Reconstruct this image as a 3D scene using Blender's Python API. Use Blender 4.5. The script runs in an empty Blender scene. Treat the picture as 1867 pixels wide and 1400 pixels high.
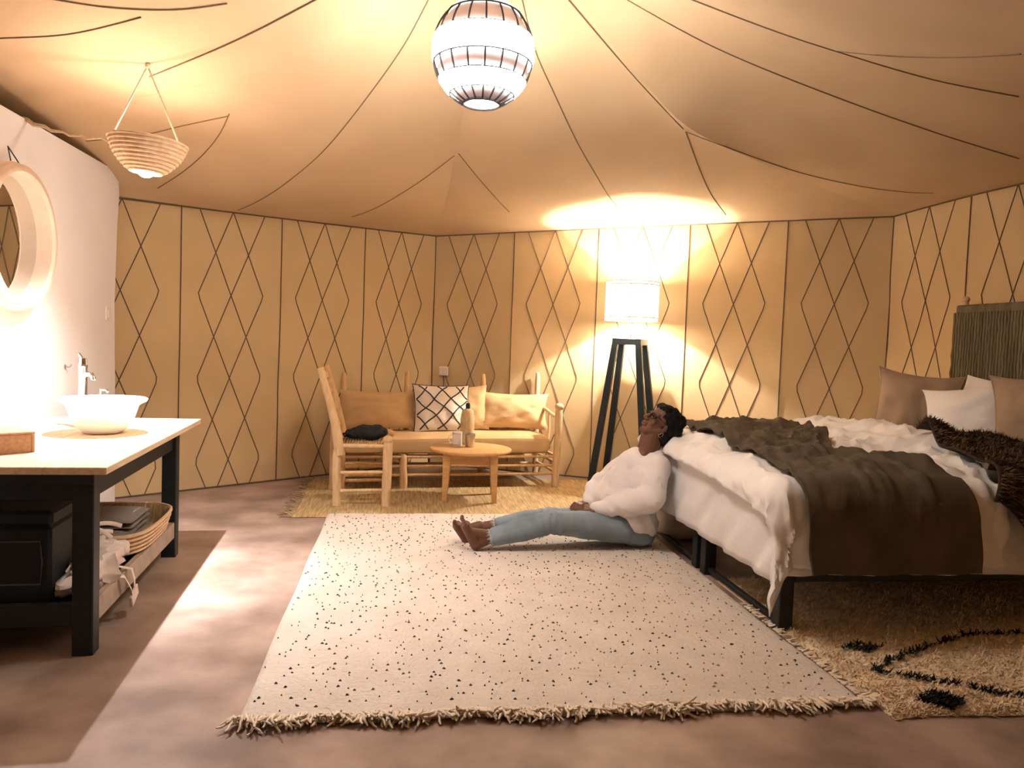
import bpy, math, random
import numpy as np
from mathutils import Vector, Matrix, noise
random.seed(7)
sc = bpy.context.scene
col = sc.collection
PI = math.pi

# ------------------------------------------------------------------ camera
W, H, FPX = 1867.0, 1400.0, 1400.0
PITCH, ROLL, YAW, CAMH = math.radians(3.09), math.radians(2.105), math.radians(8.08), 1.2
FW = Vector((math.sin(YAW)*math.cos(PITCH), math.cos(YAW)*math.cos(PITCH), -math.sin(PITCH)))
RT0 = Vector((math.cos(YAW), -math.sin(YAW), 0)); UP0 = RT0.cross(FW)
RT = RT0*math.cos(ROLL) + UP0*math.sin(ROLL); UP = -RT0*math.sin(ROLL) + UP0*math.cos(ROLL)
CAM = Vector((0, 0, CAMH))
cd = bpy.data.cameras.new('camera'); cd.sensor_fit = 'HORIZONTAL'; cd.sensor_width = 36; cd.lens = FPX/W*36
cd.clip_start = 0.05; cd.clip_end = 60
cam = bpy.data.objects.new('camera', cd); col.objects.link(cam)
cam.matrix_world = Matrix(((RT.x, UP.x, -FW.x, 0), (RT.y, UP.y, -FW.y, 0), (RT.z, UP.z, -FW.z, CAMH), (0, 0, 0, 1)))
sc.camera = cam

# ------------------------------------------------------------------ world, exposure
wd = bpy.data.worlds.new('night'); sc.world = wd; wd.use_nodes = True
wd.node_tree.nodes['Background'].inputs[0].default_value = (.02, .025, .04, 1)
wd.node_tree.nodes['Background'].inputs[1].default_value = .2
sc.view_settings.view_transform = 'Standard'; sc.view_settings.look = 'None'
sc.view_settings.gamma = 1; sc.view_settings.use_curve_mapping = False
sc.view_settings.exposure = 1.15

# lamp strengths (watts); the lamps themselves are made with the fixtures further down
LAMP_COL = (1.0, .92, .84)
LANTERN_COL, FLOORLAMP_COL, BASKET_COL = (1.0, .95, .89), (1.0, .97, .91), (1.0, .955, .97)
P_LANTERN, P_FLOORLAMP, P_BASKET_SPOT, P_BASKET_BEAM, P_BASKET_POINT = 8, 70, 105, 250, 3

# pixel of the photograph -> point in the place
def ray(px, py): return RT*((px-W/2)/FPX) - UP*((py-H/2)/FPX) + FW
def onz(px, py, z=0.0): q = ray(px, py); return CAM + q*((z-CAMH)/q.z)
def onx(px, py, x): q = ray(px, py); return CAM + q*(x/q.x)
def ony(px, py, y): q = ray(px, py); return CAM + q*(y/q.y)

# ------------------------------------------------------------------ materials
MATS = {}
def mat(name, c, c2=None, scale=6.0, rough=.75, metal=0.0, bump=0.0, bscale=60.0, spec=.3, stretch=None, trans=0.0, detail=4.0, contrast=(.35, .65), kind='noise', emit=0.0, ecol=None):
    if name in MATS: return MATS[name]
    m = bpy.data.materials.new(name); m.use_nodes = True
    nt = m.node_tree; N = nt.nodes; L = nt.links
    b = N['Principled BSDF']; out = N['Material Output']
    b.inputs['Base Color'].default_value = (*c, 1); b.inputs['Roughness'].default_value = rough
    b.inputs['Metallic'].default_value = metal; b.inputs['Specular IOR Level'].default_value = spec
    tc = N.new('ShaderNodeTexCoord'); mp = N.new('ShaderNodeMapping'); L.new(tc.outputs['Object'], mp.inputs[0])
    if stretch: mp.inputs['Scale'].default_value = stretch
    if c2 is not None:
        n = N.new('ShaderNodeTexNoise'); n.inputs['Scale'].default_value = scale; n.inputs['Detail'].default_value = detail
        L.new(mp.outputs[0], n.inputs['Vector'])
        r = N.new('ShaderNodeValToRGB'); r.color_ramp.elements[0].position = contrast[0]; r.color_ramp.elements[1].position = contrast[1]
        r.color_ramp.elements[0].color = (*c, 1); r.color_ramp.elements[1].color = (*c2, 1)
        L.new(n.outputs['Fac'], r.inputs[0]); L.new(r.outputs[0], b.inputs['Base Color'])
    if bump:
        if kind == 'weave':
            w1 = N.new('ShaderNodeTexWave'); w1.bands_direction = 'X'; w1.inputs['Scale'].default_value = bscale
            w2 = N.new('ShaderNodeTexWave'); w2.bands_direction = 'Z'; w2.inputs['Scale'].default_value = bscale
            for w in (w1, w2): w.inputs['Distortion'].default_value = 1.5; L.new(mp.outputs[0], w.inputs['Vector'])
            mx = N.new('ShaderNodeMath'); mx.operation = 'ADD'; L.new(w1.outputs['Fac'], mx.inputs[0]); L.new(w2.outputs['Fac'], mx.inputs[1]); hgt = mx.outputs[0]
        else:
            n2 = N.new('ShaderNodeTexNoise'); n2.inputs['Scale'].default_value = bscale; n2.inputs['Detail'].default_value = 5
            L.new(mp.outputs[0], n2.inputs['Vector']); hgt = n2.outputs['Fac']
        bp = N.new('ShaderNodeBump'); bp.inputs['Strength'].default_value = bump; bp.inputs['Distance'].default_value = .01
        L.new(hgt, bp.inputs['Height']); L.new(bp.outputs[0], b.inputs['Normal'])
    if trans:
        t = N.new('ShaderNodeBsdfTranslucent'); t.inputs[0].default_value = (*c, 1)
        ms = N.new('ShaderNodeMixShader'); ms.inputs[0].default_value = trans
        L.new(b.outputs[0], ms.inputs[1]); L.new(t.outputs[0], ms.inputs[2]); L.new(ms.outputs[0], out.inputs[0])
    if emit:
        b.inputs['Emission Color'].default_value = (*(ecol or LAMP_COL), 1); b.inputs['Emission Strength'].default_value = emit
    MATS[name] = m; return m

CANVAS = mat('tent canvas', (.62, .44, .235), (.575, .405, .21), scale=2.2, rough=.85, bump=.25, bscale=140, kind='weave')
ROOFM = mat('roof canvas', (.58, .41, .25), (.535, .375, .22), scale=1.6, rough=.9, bump=.2, bscale=9, stretch=(1, 1, 1))
SEAM = mat('brown roof seam', (.20, .135, .075), rough=.9)
CORD = mat('dark brown cord', (.135, .092, .058), rough=.85, bump=.5, bscale=220)
PLASTER = mat('white plaster', (.82, .775, .76), (.79, .74, .725), scale=3, rough=.7, bump=.12, bscale=30)
CONCRETE = mat('polished concrete', (.22, .15, .115), (.42, .305, .25), scale=3.2, rough=.45, bump=.05, bscale=20, detail=9, spec=.35)
BLACKW = mat('black stained wood', (.009, .014, .0165), (.014, .02, .023), scale=20, rough=.5, spec=.3, stretch=(1, 1, 8))
BLACKM = mat('black metal', (.012, .013, .014), rough=.45, spec=.35)
PLANK = mat('pale plank wood', (.66, .47, .30), (.78, .60, .42), scale=7, rough=.55, stretch=(9, .8, 9), bump=.1, bscale=40)
PINE = mat('honey pine', (.52, .28, .10), (.62, .36, .15), scale=8, rough=.5, stretch=(1, 8, 8), spec=.35)
LOG = mat('peeled log', (.62, .40, .20), (.72, .50, .29), scale=9, rough=.65, stretch=(6, 6, 1.2), bump=.25, bscale=24)
LOGD = mat('peeled log warm', (.56, .33, .14), (.66, .42, .21), scale=9, rough=.65, stretch=(6, 6, 1.2), bump=.25, bscale=24)
STRAW = mat('straw', (.34, .225, .10), (.58, .41, .20), scale=14, rough=.8, stretch=(6, .4, 1), bump=.5, bscale=80)
STRAWD = mat('dark straw', (.30, .19, .10), (.42, .29, .16), scale=40, rough=.85)
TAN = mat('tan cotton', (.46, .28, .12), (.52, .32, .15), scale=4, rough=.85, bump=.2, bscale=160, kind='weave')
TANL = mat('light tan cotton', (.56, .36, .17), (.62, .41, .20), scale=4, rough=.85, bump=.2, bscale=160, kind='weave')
TAUPE = mat('taupe linen', (.36, .25, .165), (.41, .29, .19), scale=5, rough=.9, bump=.25, bscale=150, kind='weave')
WHITE = mat('white cotton', (.82, .79, .77), (.79, .755, .73), scale=3, rough=.85, bump=.12, bscale=40)
SHEET = mat('white sheet', (.80, .775, .775), (.77, .74, .74), scale=3, rough=.85, bump=.1, bscale=25)
BROWN = mat('brown blanket wool', (.080, .058, .037), (.11, .08, .05), scale=7, rough=.95, bump=.3, bscale=120)
FURM = mat('brown fur', (.055, .03, .016), (.21, .12, .058), scale=11, rough=.9, contrast=(.42, .6))
FURB = mat('brown fur ground', (.035, .02, .012), rough=.95)
RUGM = mat('cream wool pile', (.70, .615, .54), (.64, .555, .475), scale=5, rough=.95, bump=1.0, bscale=75)
RUGF = mat('cream fringe', (.84, .72, .58), (.74, .61, .47), scale=22, rough=.95)
SHAG = mat('beige shag pile', (.74, .56, .37), (.86, .69, .48), scale=14, rough=.95)
SHAGD = mat('black shag pile', (.018, .017, .016), rough=.95)
TUFT = mat('dark wool tuft', (.05, .04, .034), (.30, .225, .17), scale=1.9, rough=.95, detail=2, contrast=(.46, .62))
CERAM = mat('white ceramic', (.86, .80, .76), rough=.25, spec=.5)
CHROME = mat('chrome', (.75, .73, .71), rough=.12, metal=1)
STEEL = mat('brushed steel', (.55, .50, .45), rough=.3, metal=1)
GLASSM = mat('mirror glass', (.72, .72, .70), rough=.02, metal=1)
FRAMEW = mat('pale wood frame', (.70, .56, .44), (.76, .63, .51), scale=8, rough=.6, bump=.1, bscale=30)
SHADE = mat('lamp shade fabric', (.90, .82, .72), rough=.9, emit=1.1, ecol=FLOORLAMP_COL)
YARN = mat('white yarn', (.94, .91, .88), rough=.9, bump=.5, bscale=120, emit=31, ecol=LANTERN_COL)
YARNL = mat('white yarn low band', (.94, .91, .88), rough=.9, bump=.5, bscale=120, emit=46, ecol=LANTERN_COL)
YARNC = mat('white yarn cap', (.94, .91, .88), rough=.9, bump=.5, bscale=120, emit=2, ecol=LANTERN_COL)
GAUZE = mat('grey gauze', (.66, .58, .585), rough=.9, trans=.05)
WIRE = mat('dark wire', (.03, .026, .026), rough=.6)
BULB = mat('glowing bulb', (.9, .85, .8), emit=60)
WICKER = mat('straw basket', (.62, .42, .25), (.74, .54, .36), scale=40, rough=.85, bump=.4, bscale=90)
ROPE = mat('jute rope', (.55, .40, .26), (.66, .50, .35), scale=60, rough=.9)
SKIN = mat('brown skin', (.135, .058, .035), (.165, .073, .044), scale=6, rough=.55, spec=.35)
SKINS = mat('paler sole skin', (.36, .19, .12), rough=.6)
HAIR = mat('black hair', (.0045, .0045, .005), (.009, .008, .008), scale=40, rough=.6, spec=.18, bump=.8, bscale=130)
SHIRT = mat('white blouse', (.80, .75, .74), (.76, .71, .70), scale=5, rough=.85, bump=.1, bscale=60)
JEANS = mat('blue denim', (.165, .21, .245), (.265, .325, .37), scale=5, rough=.9, bump=.2, bscale=200)
WEAVE = mat('olive woven rush', (.105, .085, .045), (.18, .145, .085), scale=16, rough=.95, stretch=(1, 1.0, .12), bump=.9, bscale=55)
PLASTIC = mat('white plastic', (.80, .73, .66), rough=.4)
GREYTOWEL = mat('grey towel', (.24, .20, .175), (.29, .24, .21), scale=12, rough=.95, bump=.4, bscale=120)
NETM = mat('pale netting', (.70, .60, .54), (.78, .68, .61), scale=9, rough=.8)
BROWNBAG = mat('brown paper bag', (.30, .19, .10), (.38, .25, .15), scale=9, rough=.8)
DARKCLOTH = mat('black cloth', (.012, .013, .014), (.02, .02, .022), scale=12, rough=.85, bump=.3, bscale=60)
LEATHER = mat('black leather', (.010, .0135, .015), rough=.6, bump=.2, bscale=80)
STITCH = mat('grey piping', (.10, .095, .09), rough=.7)
KILIM = mat('white cushion cover', (.74, .63, .52), (.68, .56, .45), scale=8, rough=.9, bump=.2, bscale=150, kind='weave')
CANDLE = mat('rattan wrapped bottle', (.50, .33, .15), (.60, .42, .22), scale=30, rough=.8, bump=.4, bscale=90)
GLASSD = mat('dark lens', (.02, .018, .017), rough=.15, spec=.6)
GOLD = mat('gold metal', (.8, .6, .35), rough=.3, metal=1)

# ------------------------------------------------------------------ mesh builder
class MB:
    def __init__(s): s.v = []; s.f = []
    def add(s, vs, fs):
        o = len(s.v); s.v += [tuple(p) for p in vs]; s.f += [tuple(i+o for i in f) for f in fs]; return s
    def box(s, c, d, bevel=.0, M=None):
        hx, hy, hz = d[0]/2, d[1]/2, d[2]/2; b = min(bevel, hx*.9, hy*.9, hz*.9); vs = []; fs = []
        if b <= 0:
            vs = [(x, y, z) for x in (-hx, hx) for y in (-hy, hy) for z in (-hz, hz)]
            fs = [(0, 1, 3, 2), (4, 6, 7, 5), (0, 4, 5, 1), (2, 3, 7, 6), (0, 2, 6, 4), (1, 5, 7, 3)]
        else:
            idx = {}
            for sx in (-1, 1):
                for sy in (-1, 1):
                    for sz in (-1, 1):
                        for ax in range(3):
                            p = [sx*(hx-b), sy*(hy-b), sz*(hz-b)]; p[ax] = (sx*hx, sy*hy, sz*hz)[ax]
                            idx[(sx, sy, sz, ax)] = len(vs); vs.append(tuple(p))
            for ax in range(3):
                o = [i for i in range(3) if i != ax]
                for sg in (-1, 1):
                    q = []
                    for a, c2 in ((-1, -1), (1, -1), (1, 1), (-1, 1)):
                        k = [0, 0, 0]; k[ax] = sg; k[o[0]] = a; k[o[1]] = c2; q.append(idx[(*k, ax)])
                    if (sg == 1) == (ax == 1): q.reverse()
                    fs.append(tuple(q))
            for ax in range(3):
                o = [i for i in range(3) if i != ax]
                for a in (-1, 1):
                    for c2 in (-1, 1):
                        k0 = [0, 0, 0]; k0[o[0]] = a; k0[o[1]] = c2; k1 = k0[:]; k0[ax] = -1; k1[ax] = 1
                        fs.append((idx[(*k0, o[0])], idx[(*k1, o[0])], idx[(*k1, o[1])], idx[(*k0, o[1])]))
            for sx in (-1, 1):
                for sy in (-1, 1):
                    for sz in (-1, 1): fs.append(tuple(idx[(sx, sy, sz, a)] for a in range(3)))
        out = []
        for p in vs:
            q = Vector(p)
            if M: q = M @ q
            out.append((q.x+c[0], q.y+c[1], q.z+c[2]))
        return s.add(out, fs)
    def bar(s, p0, p1, w, d, bevel=0.0, side=Vector((1, 0, 0)), w1=None, d1=None):
        # rectangular bar from p0 to p1; w along side, d across; optional taper
        p0, p1 = Vector(p0), Vector(p1); ax = (p1-p0).normalized(); sx = (side - ax*side.dot(ax)).normalized(); sy = ax.cross(sx)
        w1 = w if w1 is None else w1; d1 = d if d1 is None else d1; b = bevel
        vs = []
        for p, ww, dd in ((p0, w, d), (p1, w1, d1)):
            h, k = ww/2, dd/2
            for a, c2 in ((-h+b, -k), (h-b, -k), (h, -k+b), (h, k-b), (h-b, k), (-h+b, k), (-h, k-b), (-h, -k+b)) if b > 0 else ((-h, -k), (h, -k), (h, k), (-h, k)):
                vs.append(p + sx*a + sy*c2)
        n = len(vs)//2
        fs = [(i, (i+1) % n, n+(i+1) % n, n+i) for i in range(n)] + [tuple(reversed(range(n))), tuple(range(n, 2*n))]
        return s.add(vs, fs)
    def tube(s, pts, r, n=8, cap=True, squash=1.0, side=None, closed=False):
        pts = [Vector(p) for p in pts]; m = len(pts)
        rs = r if isinstance(r, (list, tuple)) else [r]*m
        ref = None; vs = []; fs = []
        for i, p in enumerate(pts):
            if closed: t = (pts[(i+1) % m]-pts[i-1])
            else: t = pts[min(i+1, m-1)]-pts[max(i-1, 0)]
            t = t.normalized() if t.length > 1e-9 else Vector((0, 0, 1))
            if ref is None:
                ref = Vector(side) if side is not None else (Vector((0, 0, 1)) if abs(t.z) < .9 else Vector((1, 0, 0)))
            ref = (ref - t*ref.dot(t)); ref = ref.normalized() if ref.length > 1e-6 else t.orthogonal().normalized()
            b = t.cross(ref)
            for k in range(n):
                a = 2*PI*k/n; vs.append(p + ref*(math.cos(a)*rs[i]) + b*(math.sin(a)*rs[i]*squash))
        mm = m if closed else m-1
        for i in range(mm):
            j = (i+1) % m
            for k in range(n): fs.append((i*n+k, i*n+(k+1) % n, j*n+(k+1) % n, j*n+k))
        if cap and not closed:
            fs.append(tuple(reversed(range(n)))); fs.append(tuple(range((m-1)*n, m*n)))
        return s.add(vs, fs)
    def lathe(s, prof, c=(0, 0, 0), n=32, close=False, wob=None):
        vs = []; fs = []; m = len(prof)
        for (r, z) in prof:
            for k in range(n):
                a = 2*PI*k/n; rr = r*(1 + (wob(a, z) if wob else 0)); vs.append((c[0]+rr*math.cos(a), c[1]+rr*math.sin(a), c[2]+z))
        mm = m if close else m-1
        for i in range(mm):
            j = (i+1) % m
            for k in range(n): fs.append((i*n+k, i*n+(k+1) % n, j*n+(k+1) % n, j*n+k))
        if not close:
            fs.append(tuple(reversed(range(n)))); fs.append(tuple(range((m-1)*n, m*n)))
        return s.add(vs, fs)
    def grid(s, fn, nu, nv):
        vs = [fn(i/nu, j/nv) for j in range(nv+1) for i in range(nu+1)]
        fs = [(j*(nu+1)+i, j*(nu+1)+i+1, (j+1)*(nu+1)+i+1, (j+1)*(nu+1)+i) for j in range(nv) for i in range(nu)]
        return s.add(vs, fs)
    def loft(s, secs, n=16):
        # secs: (centre, ra, rb, axis-a vector, axis-b vector); closed with domed fans
        vs = []; fs = []; m = len(secs)
        for (c, ra, rb, A, B) in secs:
            c, A, B = Vector(c), Vector(A).normalized(), Vector(B).normalized()
            for k in range(n):
                a = 2*PI*k/n; vs.append(c + A*(ra*math.cos(a)) + B*(rb*math.sin(a)))
        for i in range(m-1):
            for k in range(n): fs.append((i*n+k, i*n+(k+1) % n, (i+1)*n+(k+1) % n, (i+1)*n+k))
        fs.append(tuple(reversed(range(n)))); fs.append(tuple(range((m-1)*n, m*n)))
        return s.add(vs, fs)
    def ell(s, c, r, M=None, n=14):
        c = Vector(c); r = (r, r, r) if not isinstance(r, (tuple, list)) else r; vs = []; fs = []
        for i in range(n+1):
            th = PI*(i if 0 < i < n else (.02 if i == 0 else n-.02))/n
            for k in range(2*n):
                a = PI*k/n; q = Vector((r[0]*math.sin(th)*math.cos(a), r[1]*math.sin(th)*math.sin(a), r[2]*math.cos(th)))
                if M: q = M @ q
                vs.append(c+q)
        for i in range(n):
            for k in range(2*n): fs.append((i*2*n+k, (i+1)*2*n+k, (i+1)*2*n+(k+1) % (2*n), i*2*n+(k+1) % (2*n)))
        fs.append(tuple(range(2*n))); fs.append(tuple(reversed(range(n*2*n, (n+1)*2*n))))
        return s.add(vs, fs)
    def cap(s, p0, p1, r0, r1, n=14):
        # tapered capsule
        p0, p1 = Vector(p0), Vector(p1); ax = (p1-p0).normalized(); pts = []; rs = []
        for i in range(6):
            a = -PI/2 + PI/2*i/5.5 + .05; pts.append(p0+ax*(r0*math.sin(a))); rs.append(max(r0*math.cos(a), .0008))
        for i in range(6):
            a = PI/2*i/5.5; pts.append(p1+ax*(r1*math.sin(a))); rs.append(max(r1*math.cos(a), .0008))
        return s.tube(pts, rs, n=n)
    def mesh(s, name, smooth=True, org=(0, 0, 0)):
        me = bpy.data.meshes.new(name)
        vs = s.v if org == (0, 0, 0) else [(p[0]-org[0], p[1]-org[1], p[2]-org[2]) for p in s.v]
        me.from_pydata(vs, [], s.f); me.update()
        if smooth: me.polygons.foreach_set('use_smooth', [True]*len(me.polygons))
        return me
    def build(s, name, m, parent=None, smooth=True, org=(0, 0, 0), autosm=None):
        me = s.mesh(name, smooth, tuple(org))
        return link(name, me, m, parent, autosm if autosm is not None else smooth)

def link(name, me, m, parent=None, autosm=False, loc=None):
    o = bpy.data.objects.new(name, me); col.objects.link(o)
    if m and not me.materials: me.materials.append(m)
    if parent: o.parent = parent
    if loc is not None: o.location = loc
    if autosm:
        try: me.set_sharp_from_angle(angle=math.radians(42))
        except Exception: pass
    return o
def tag(o, label, cat=None, group=None, kind=None):
    if label: o['label'] = label
    if cat: o['category'] = cat
    if group: o['group'] = group
    if kind: o['kind'] = kind
    return o
def empty(name, loc, rz=0.0):
    o = bpy.data.objects.new(name, None); col.objects.link(o); o.location = loc; o.rotation_euler = (0, 0, rz); o.empty_display_size = .1
    return o
def thing(name, loc, label, cat, rz=0.0, group=None): return tag(empty(name, loc, rz), label, cat, group)
def struct(name, loc=(0, 0, 0), label=None): return tag(empty(name, loc), label, kind='structure')
def remesh(mb, name, voxel, smooth=4, org=(0, 0, 0)):
    me = mb.mesh(name, True, tuple(org)); o = bpy.data.objects.new(name+'_tmp', me); col.objects.link(o)
    r = o.modifiers.new('r', 'REMESH'); r.mode = 'VOXEL'; r.voxel_size = voxel
    if smooth: q = o.modifiers.new('s', 'SMOOTH'); q.factor = .5; q.iterations = smooth
    dg = bpy.context.evaluated_depsgraph_get(); dg.update()
    out = bpy.data.meshes.new_from_object(o.evaluated_get(dg)); out.name = name
    bpy.data.objects.remove(o); bpy.data.meshes.remove(me); out.materials.clear()
    out.polygons.foreach_set('use_smooth', [True]*len(out.polygons))
    return out
def fbm(p, s=1.0, o=3):
    return noise.fractal(Vector(p)*s, 1.0, 2.0, o)
def lerp(a, b, t): return a+(b-a)*t
def sstep(a, b, x):
    t = min(max((x-a)/(b-a), 0), 1); return t*t*(3-2*t)
def interp(tab, x):
    for (x0, y0), (x1, y1) in zip(tab, tab[1:]):
        if x <= x1: return y0 + (y1-y0)*(x-x0)/(x1-x0)
    return tab[-1][1]

# ------------------------------------------------------------------ tent shell
CN = [Vector((-2.9, 4.95)), Vector((.27, 7.4)), Vector((3.8, 5.65)), Vector((3.98, 1.7)), Vector((.9, -1.3)), Vector((-2.9, .7))]
EAVE = [2.07, 2.185, 2.305, 2.15, 2.15, 2.33]      # eave height over each corner
EAVEM = [2.115, 2.25, 2.31, 1.92, 2.28, 2.38]      # over the middle of wall i -> i+1
APEX = Vector((.33, 3.42))
def eave_z(i, t):
    a, m, b = EAVE[i], EAVEM[i], EAVE[(i+1) % 6]
    return a*(1-t)*(1-2*t) + m*4*t*(1-t) + b*t*(2*t-1)

flo = MB(); n = 40
flo.grid(lambda u, v: (-3.4+8*u, -1.8+9.8*v, 0), 8, 8)
floor = tag(flo.build('floor', CONCRETE, smooth=False), 'smooth pinkish beige polished concrete floor', kind='structure')

WALLN = ['wall_back_left', 'wall_back_right', 'wall_right', 'wall_front_right', 'wall_front_left', 'wall_left']
WALLL = ['tan canvas tent wall with brown diamond tape behind the chair', 'tan canvas tent wall with brown diamond tape behind the floor lamp', 'tan canvas tent wall with brown diamond tape behind the headboard', 'plain tan canvas tent wall opposite the sofa', 'plain tan canvas tent wall opposite the lamp', 'plain tan canvas tent wall behind the white partition']
walls = []
for i in range(6):
    A, B = CN[i], CN[(i+1) % 6]; d = (B-A); Ln = d.length; d = d/Ln; nrm = Vector((d.y, -d.x))      # inward
    w = struct(WALLN[i], (0, 0, 0), WALLL[i]); walls.append(w)
    rich = i < 3
    def wp(t, v, off=0.0, i=i, A=A, B=B, nrm=nrm):
        # t along wall 0..1, v from eave 0 to ground 1
        z = eave_z(i, t)*(1-v)
        x = A.x+(B.x-A.x)*t; y = A.y+(B.y-A.y)*t
        f = t*5 % 1.0
        bil = (.018*math.sin(PI*min(max(f, 0), 1))*math.sin(PI*v) + .012*fbm((t*6+i*9, v*3, 0), 1.3, 2)*math.sin(PI*v)) + .02*v*v
        e = off - bil
        return Vector((x+nrm.x*e, y+nrm.y*e, z))
    if rich:
        for k in range(5):
            m = MB(); m.grid(lambda u, v, k=k: wp((k+u*.9999)/5, v), 10, 18); m.build('wall_panel', CANVAS, w)
            m = MB(); m.tube([wp(k/5+1e-6, q/20, .003) for q in range(21)], .0046, n=6); m.build('seam_cord', CORD, w)
            cu, hw = .49, .325
            for start, sg in ((.49-.325, 1), (.49+.325, -1), (.49, -1), (.49, 1)):
                # one zigzag tape bouncing between the two edges of the lattice
                pts = []; NS = 44
                for q in range(NS+1):
                    v = q/NS; ph = (start-cu)/hw + sg*v/.30
                    # triangle wave fold to [-1, 1]
                    x = (ph+1) % 4; x = x-1 if x <= 2 else 3-x
                    pts.append(wp((k+cu+hw*x)/5, v, .003))
                m = MB(); m.tube(pts, .0042, n=5, squash=.5); m.build('diamond_tape', CORD, w)
        m = MB(); m.tube([wp(q/30*.9999, 0, .006) for q in range(31)], .009, n=6); m.build('eave_cord', CORD, w)
        m = MB(); m.tube([wp(q/30*.9999, .997, .004) for q in range(31)], .006, n=5); m.build('ground_cord', CORD, w)
    else:
        for k in range(5):
            m = MB(); m.grid(lambda u, v, k=k: wp((k+u*.9999)/5, v), 4, 6); m.build('wall_panel', CANVAS, w)

# roof: radial profiles (height above the eave) over the hips and over the wall middles
HIP = [[(0, 1.05), (.13, .70), (.21, .54), (.3, .42), (.4, .35), (.55, .30), (.75, .25), (.9, .20), (.97, .10), (1, 0)],
       [(0, .95), (.13, .64), (.22, .50), (.38, .33), (.46, .26), (.6, .14), (.75, .06), (.9, .015), (1, 0)],
       [(0, .9), (.126, .55), (.21, .36), (.27, .25), (.343, .14), (.5, .08), (.7, .04), (1, 0)],
       [(0, 1.0), (.12, .66), (.21, .47), (.29, .33), (.36, .22), (.45, .115), (.55, .04), (.75, -.02), (1, 0)],
       [(0, .9), (.2, .4), (.4, .16), (.7, .03), (1, 0)],
       [(0, .9), (.2, .4), (.4, .2), (.7, .08), (1, 0)]]
MID = [[(0, 1.05), (.16, .73), (.23, .58), (.365, .37), (.515, .21), (.7, .085), (.85, .025), (1, 0)],
       [(0, .95), (.165, .47), (.26, .35), (.39, .22), (.61, .08), (.85, .0), (1, 0)],
       [(0, .9), (.17, .47), (.29, .31), (.45, .17), (.62, .06), (.78, 0), (1, 0)],
       [(0, 1.23), (.13, .88), (.25, .63), (.4, .38), (.6, .13), (.8, .03), (1, 0)],
       [(0, .9), (.2, .5), (.4, .28), (.7, .08), (1, 0)],
       [(0, .9), (.2, .48), (.35, .27), (.45, .17), (.55, .12), (.75, .07), (1, 0)]]
def cat(tab, x):
    xs = [p[0] for p in tab]; ys = [p[1] for p in tab]
    for j in range(len(xs)-1):
        if x <= xs[j+1]:
            h = xs[j+1]-xs[j]; t = (x-xs[j])/h
            m0 = (ys[j+1]-ys[j-1])/(xs[j+1]-xs[j-1]) if j > 0 else (ys[1]-ys[0])/(xs[1]-xs[0])
            m1 = (ys[j+2]-ys[j])/(xs[j+2]-xs[j]) if j+2 < len(xs) else (ys[j+1]-ys[j])/h
            return ys[j]*(2*t**3-3*t*t+1) + h*m0*(t**3-2*t*t+t) + ys[j+1]*(3*t*t-2*t**3) + h*m1*(t**3-t*t)
    return ys[-1]
def roofpt(i, t, s):
    # sector i (wall i), t along the wall, s from apex to eave
    e = CN[i].lerp(CN[(i+1) % 6], t); p = APEX.lerp(e, s)
    hz = lerp(cat(HIP[i], s), cat(HIP[(i+1) % 6], s), t); mz = cat(MID[i], s)
    k = math.sin(PI*t)**.85
    if i == 0 and t < .5: k *= lerp(1, sstep(.20, .46, t), sstep(.45, .7, s))      # the canvas bellies up over the end of the partition
    z = eave_z(i, t) + lerp(hz, mz, k)
    fold = .012*math.sin(s*9+t*23+i)*math.sin(PI*t)*sstep(.25, .6, s)*(1-s) + .01*fbm((p.x, p.y, 0), 1.1, 2)*math.sin(PI*s)
    return Vector((p.x, p.y, z+fold))
roof = struct('ceiling', (0, 0, 0), 'tan canvas tent roof sweeping up to a central peak')
from mathutils.bvhtree import BVHTree
RV, RF = [], []
for i in range(6):
    for h in range(2):
        m = MB(); m.grid(lambda u, v, i=i, h=h: roofpt(i, (h+u)/2, .03+.97*v), 14, 40)
        m.build('roof_panel', ROOFM, roof); o = len(RV); RV += m.v; RF += [tuple(a+o for a in f) for f in m.f]
m = MB(); m.lathe([(.02, 0), (.14, 0), (.16, .05), (.02, .06)], (APEX.x, APEX.y, 3.05), 24); m.build('peak_ring', CORD, roof)
TREE = BVHTree.FromPolygons([Vector(p) for p in RV], RF)
def onroof(px, py):
    h = TREE.ray_cast(CAM, ray(px, py).normalized(), 30)
    return h[0]
def roof_seam(pix, r=.0032):
    pts = []; K = [pix[0]]+list(pix)+[pix[-1]]
    for (xa, ya), (x0, y0), (x1, y1), (xb, yb) in zip(K, K[1:], K[2:], K[3:]):
        for q in range(10):
            t = q/10; c0, c1, c2, c3 = -.5*t+t*t-.5*t**3, 1-2.5*t*t+1.5*t**3, .5*t+2*t*t-1.5*t**3, -.5*t*t+.5*t**3
            p = onroof(c0*xa+c1*x0+c2*x1+c3*xb, c0*ya+c1*y0+c2*y1+c3*yb)
            if p is not None: pts.append(p - ray(x0, y0).normalized()*.005)
    if len(pts) > 2: MB().tube(pts, r, n=5).build('roof_seam', SEAM, roof)
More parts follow.
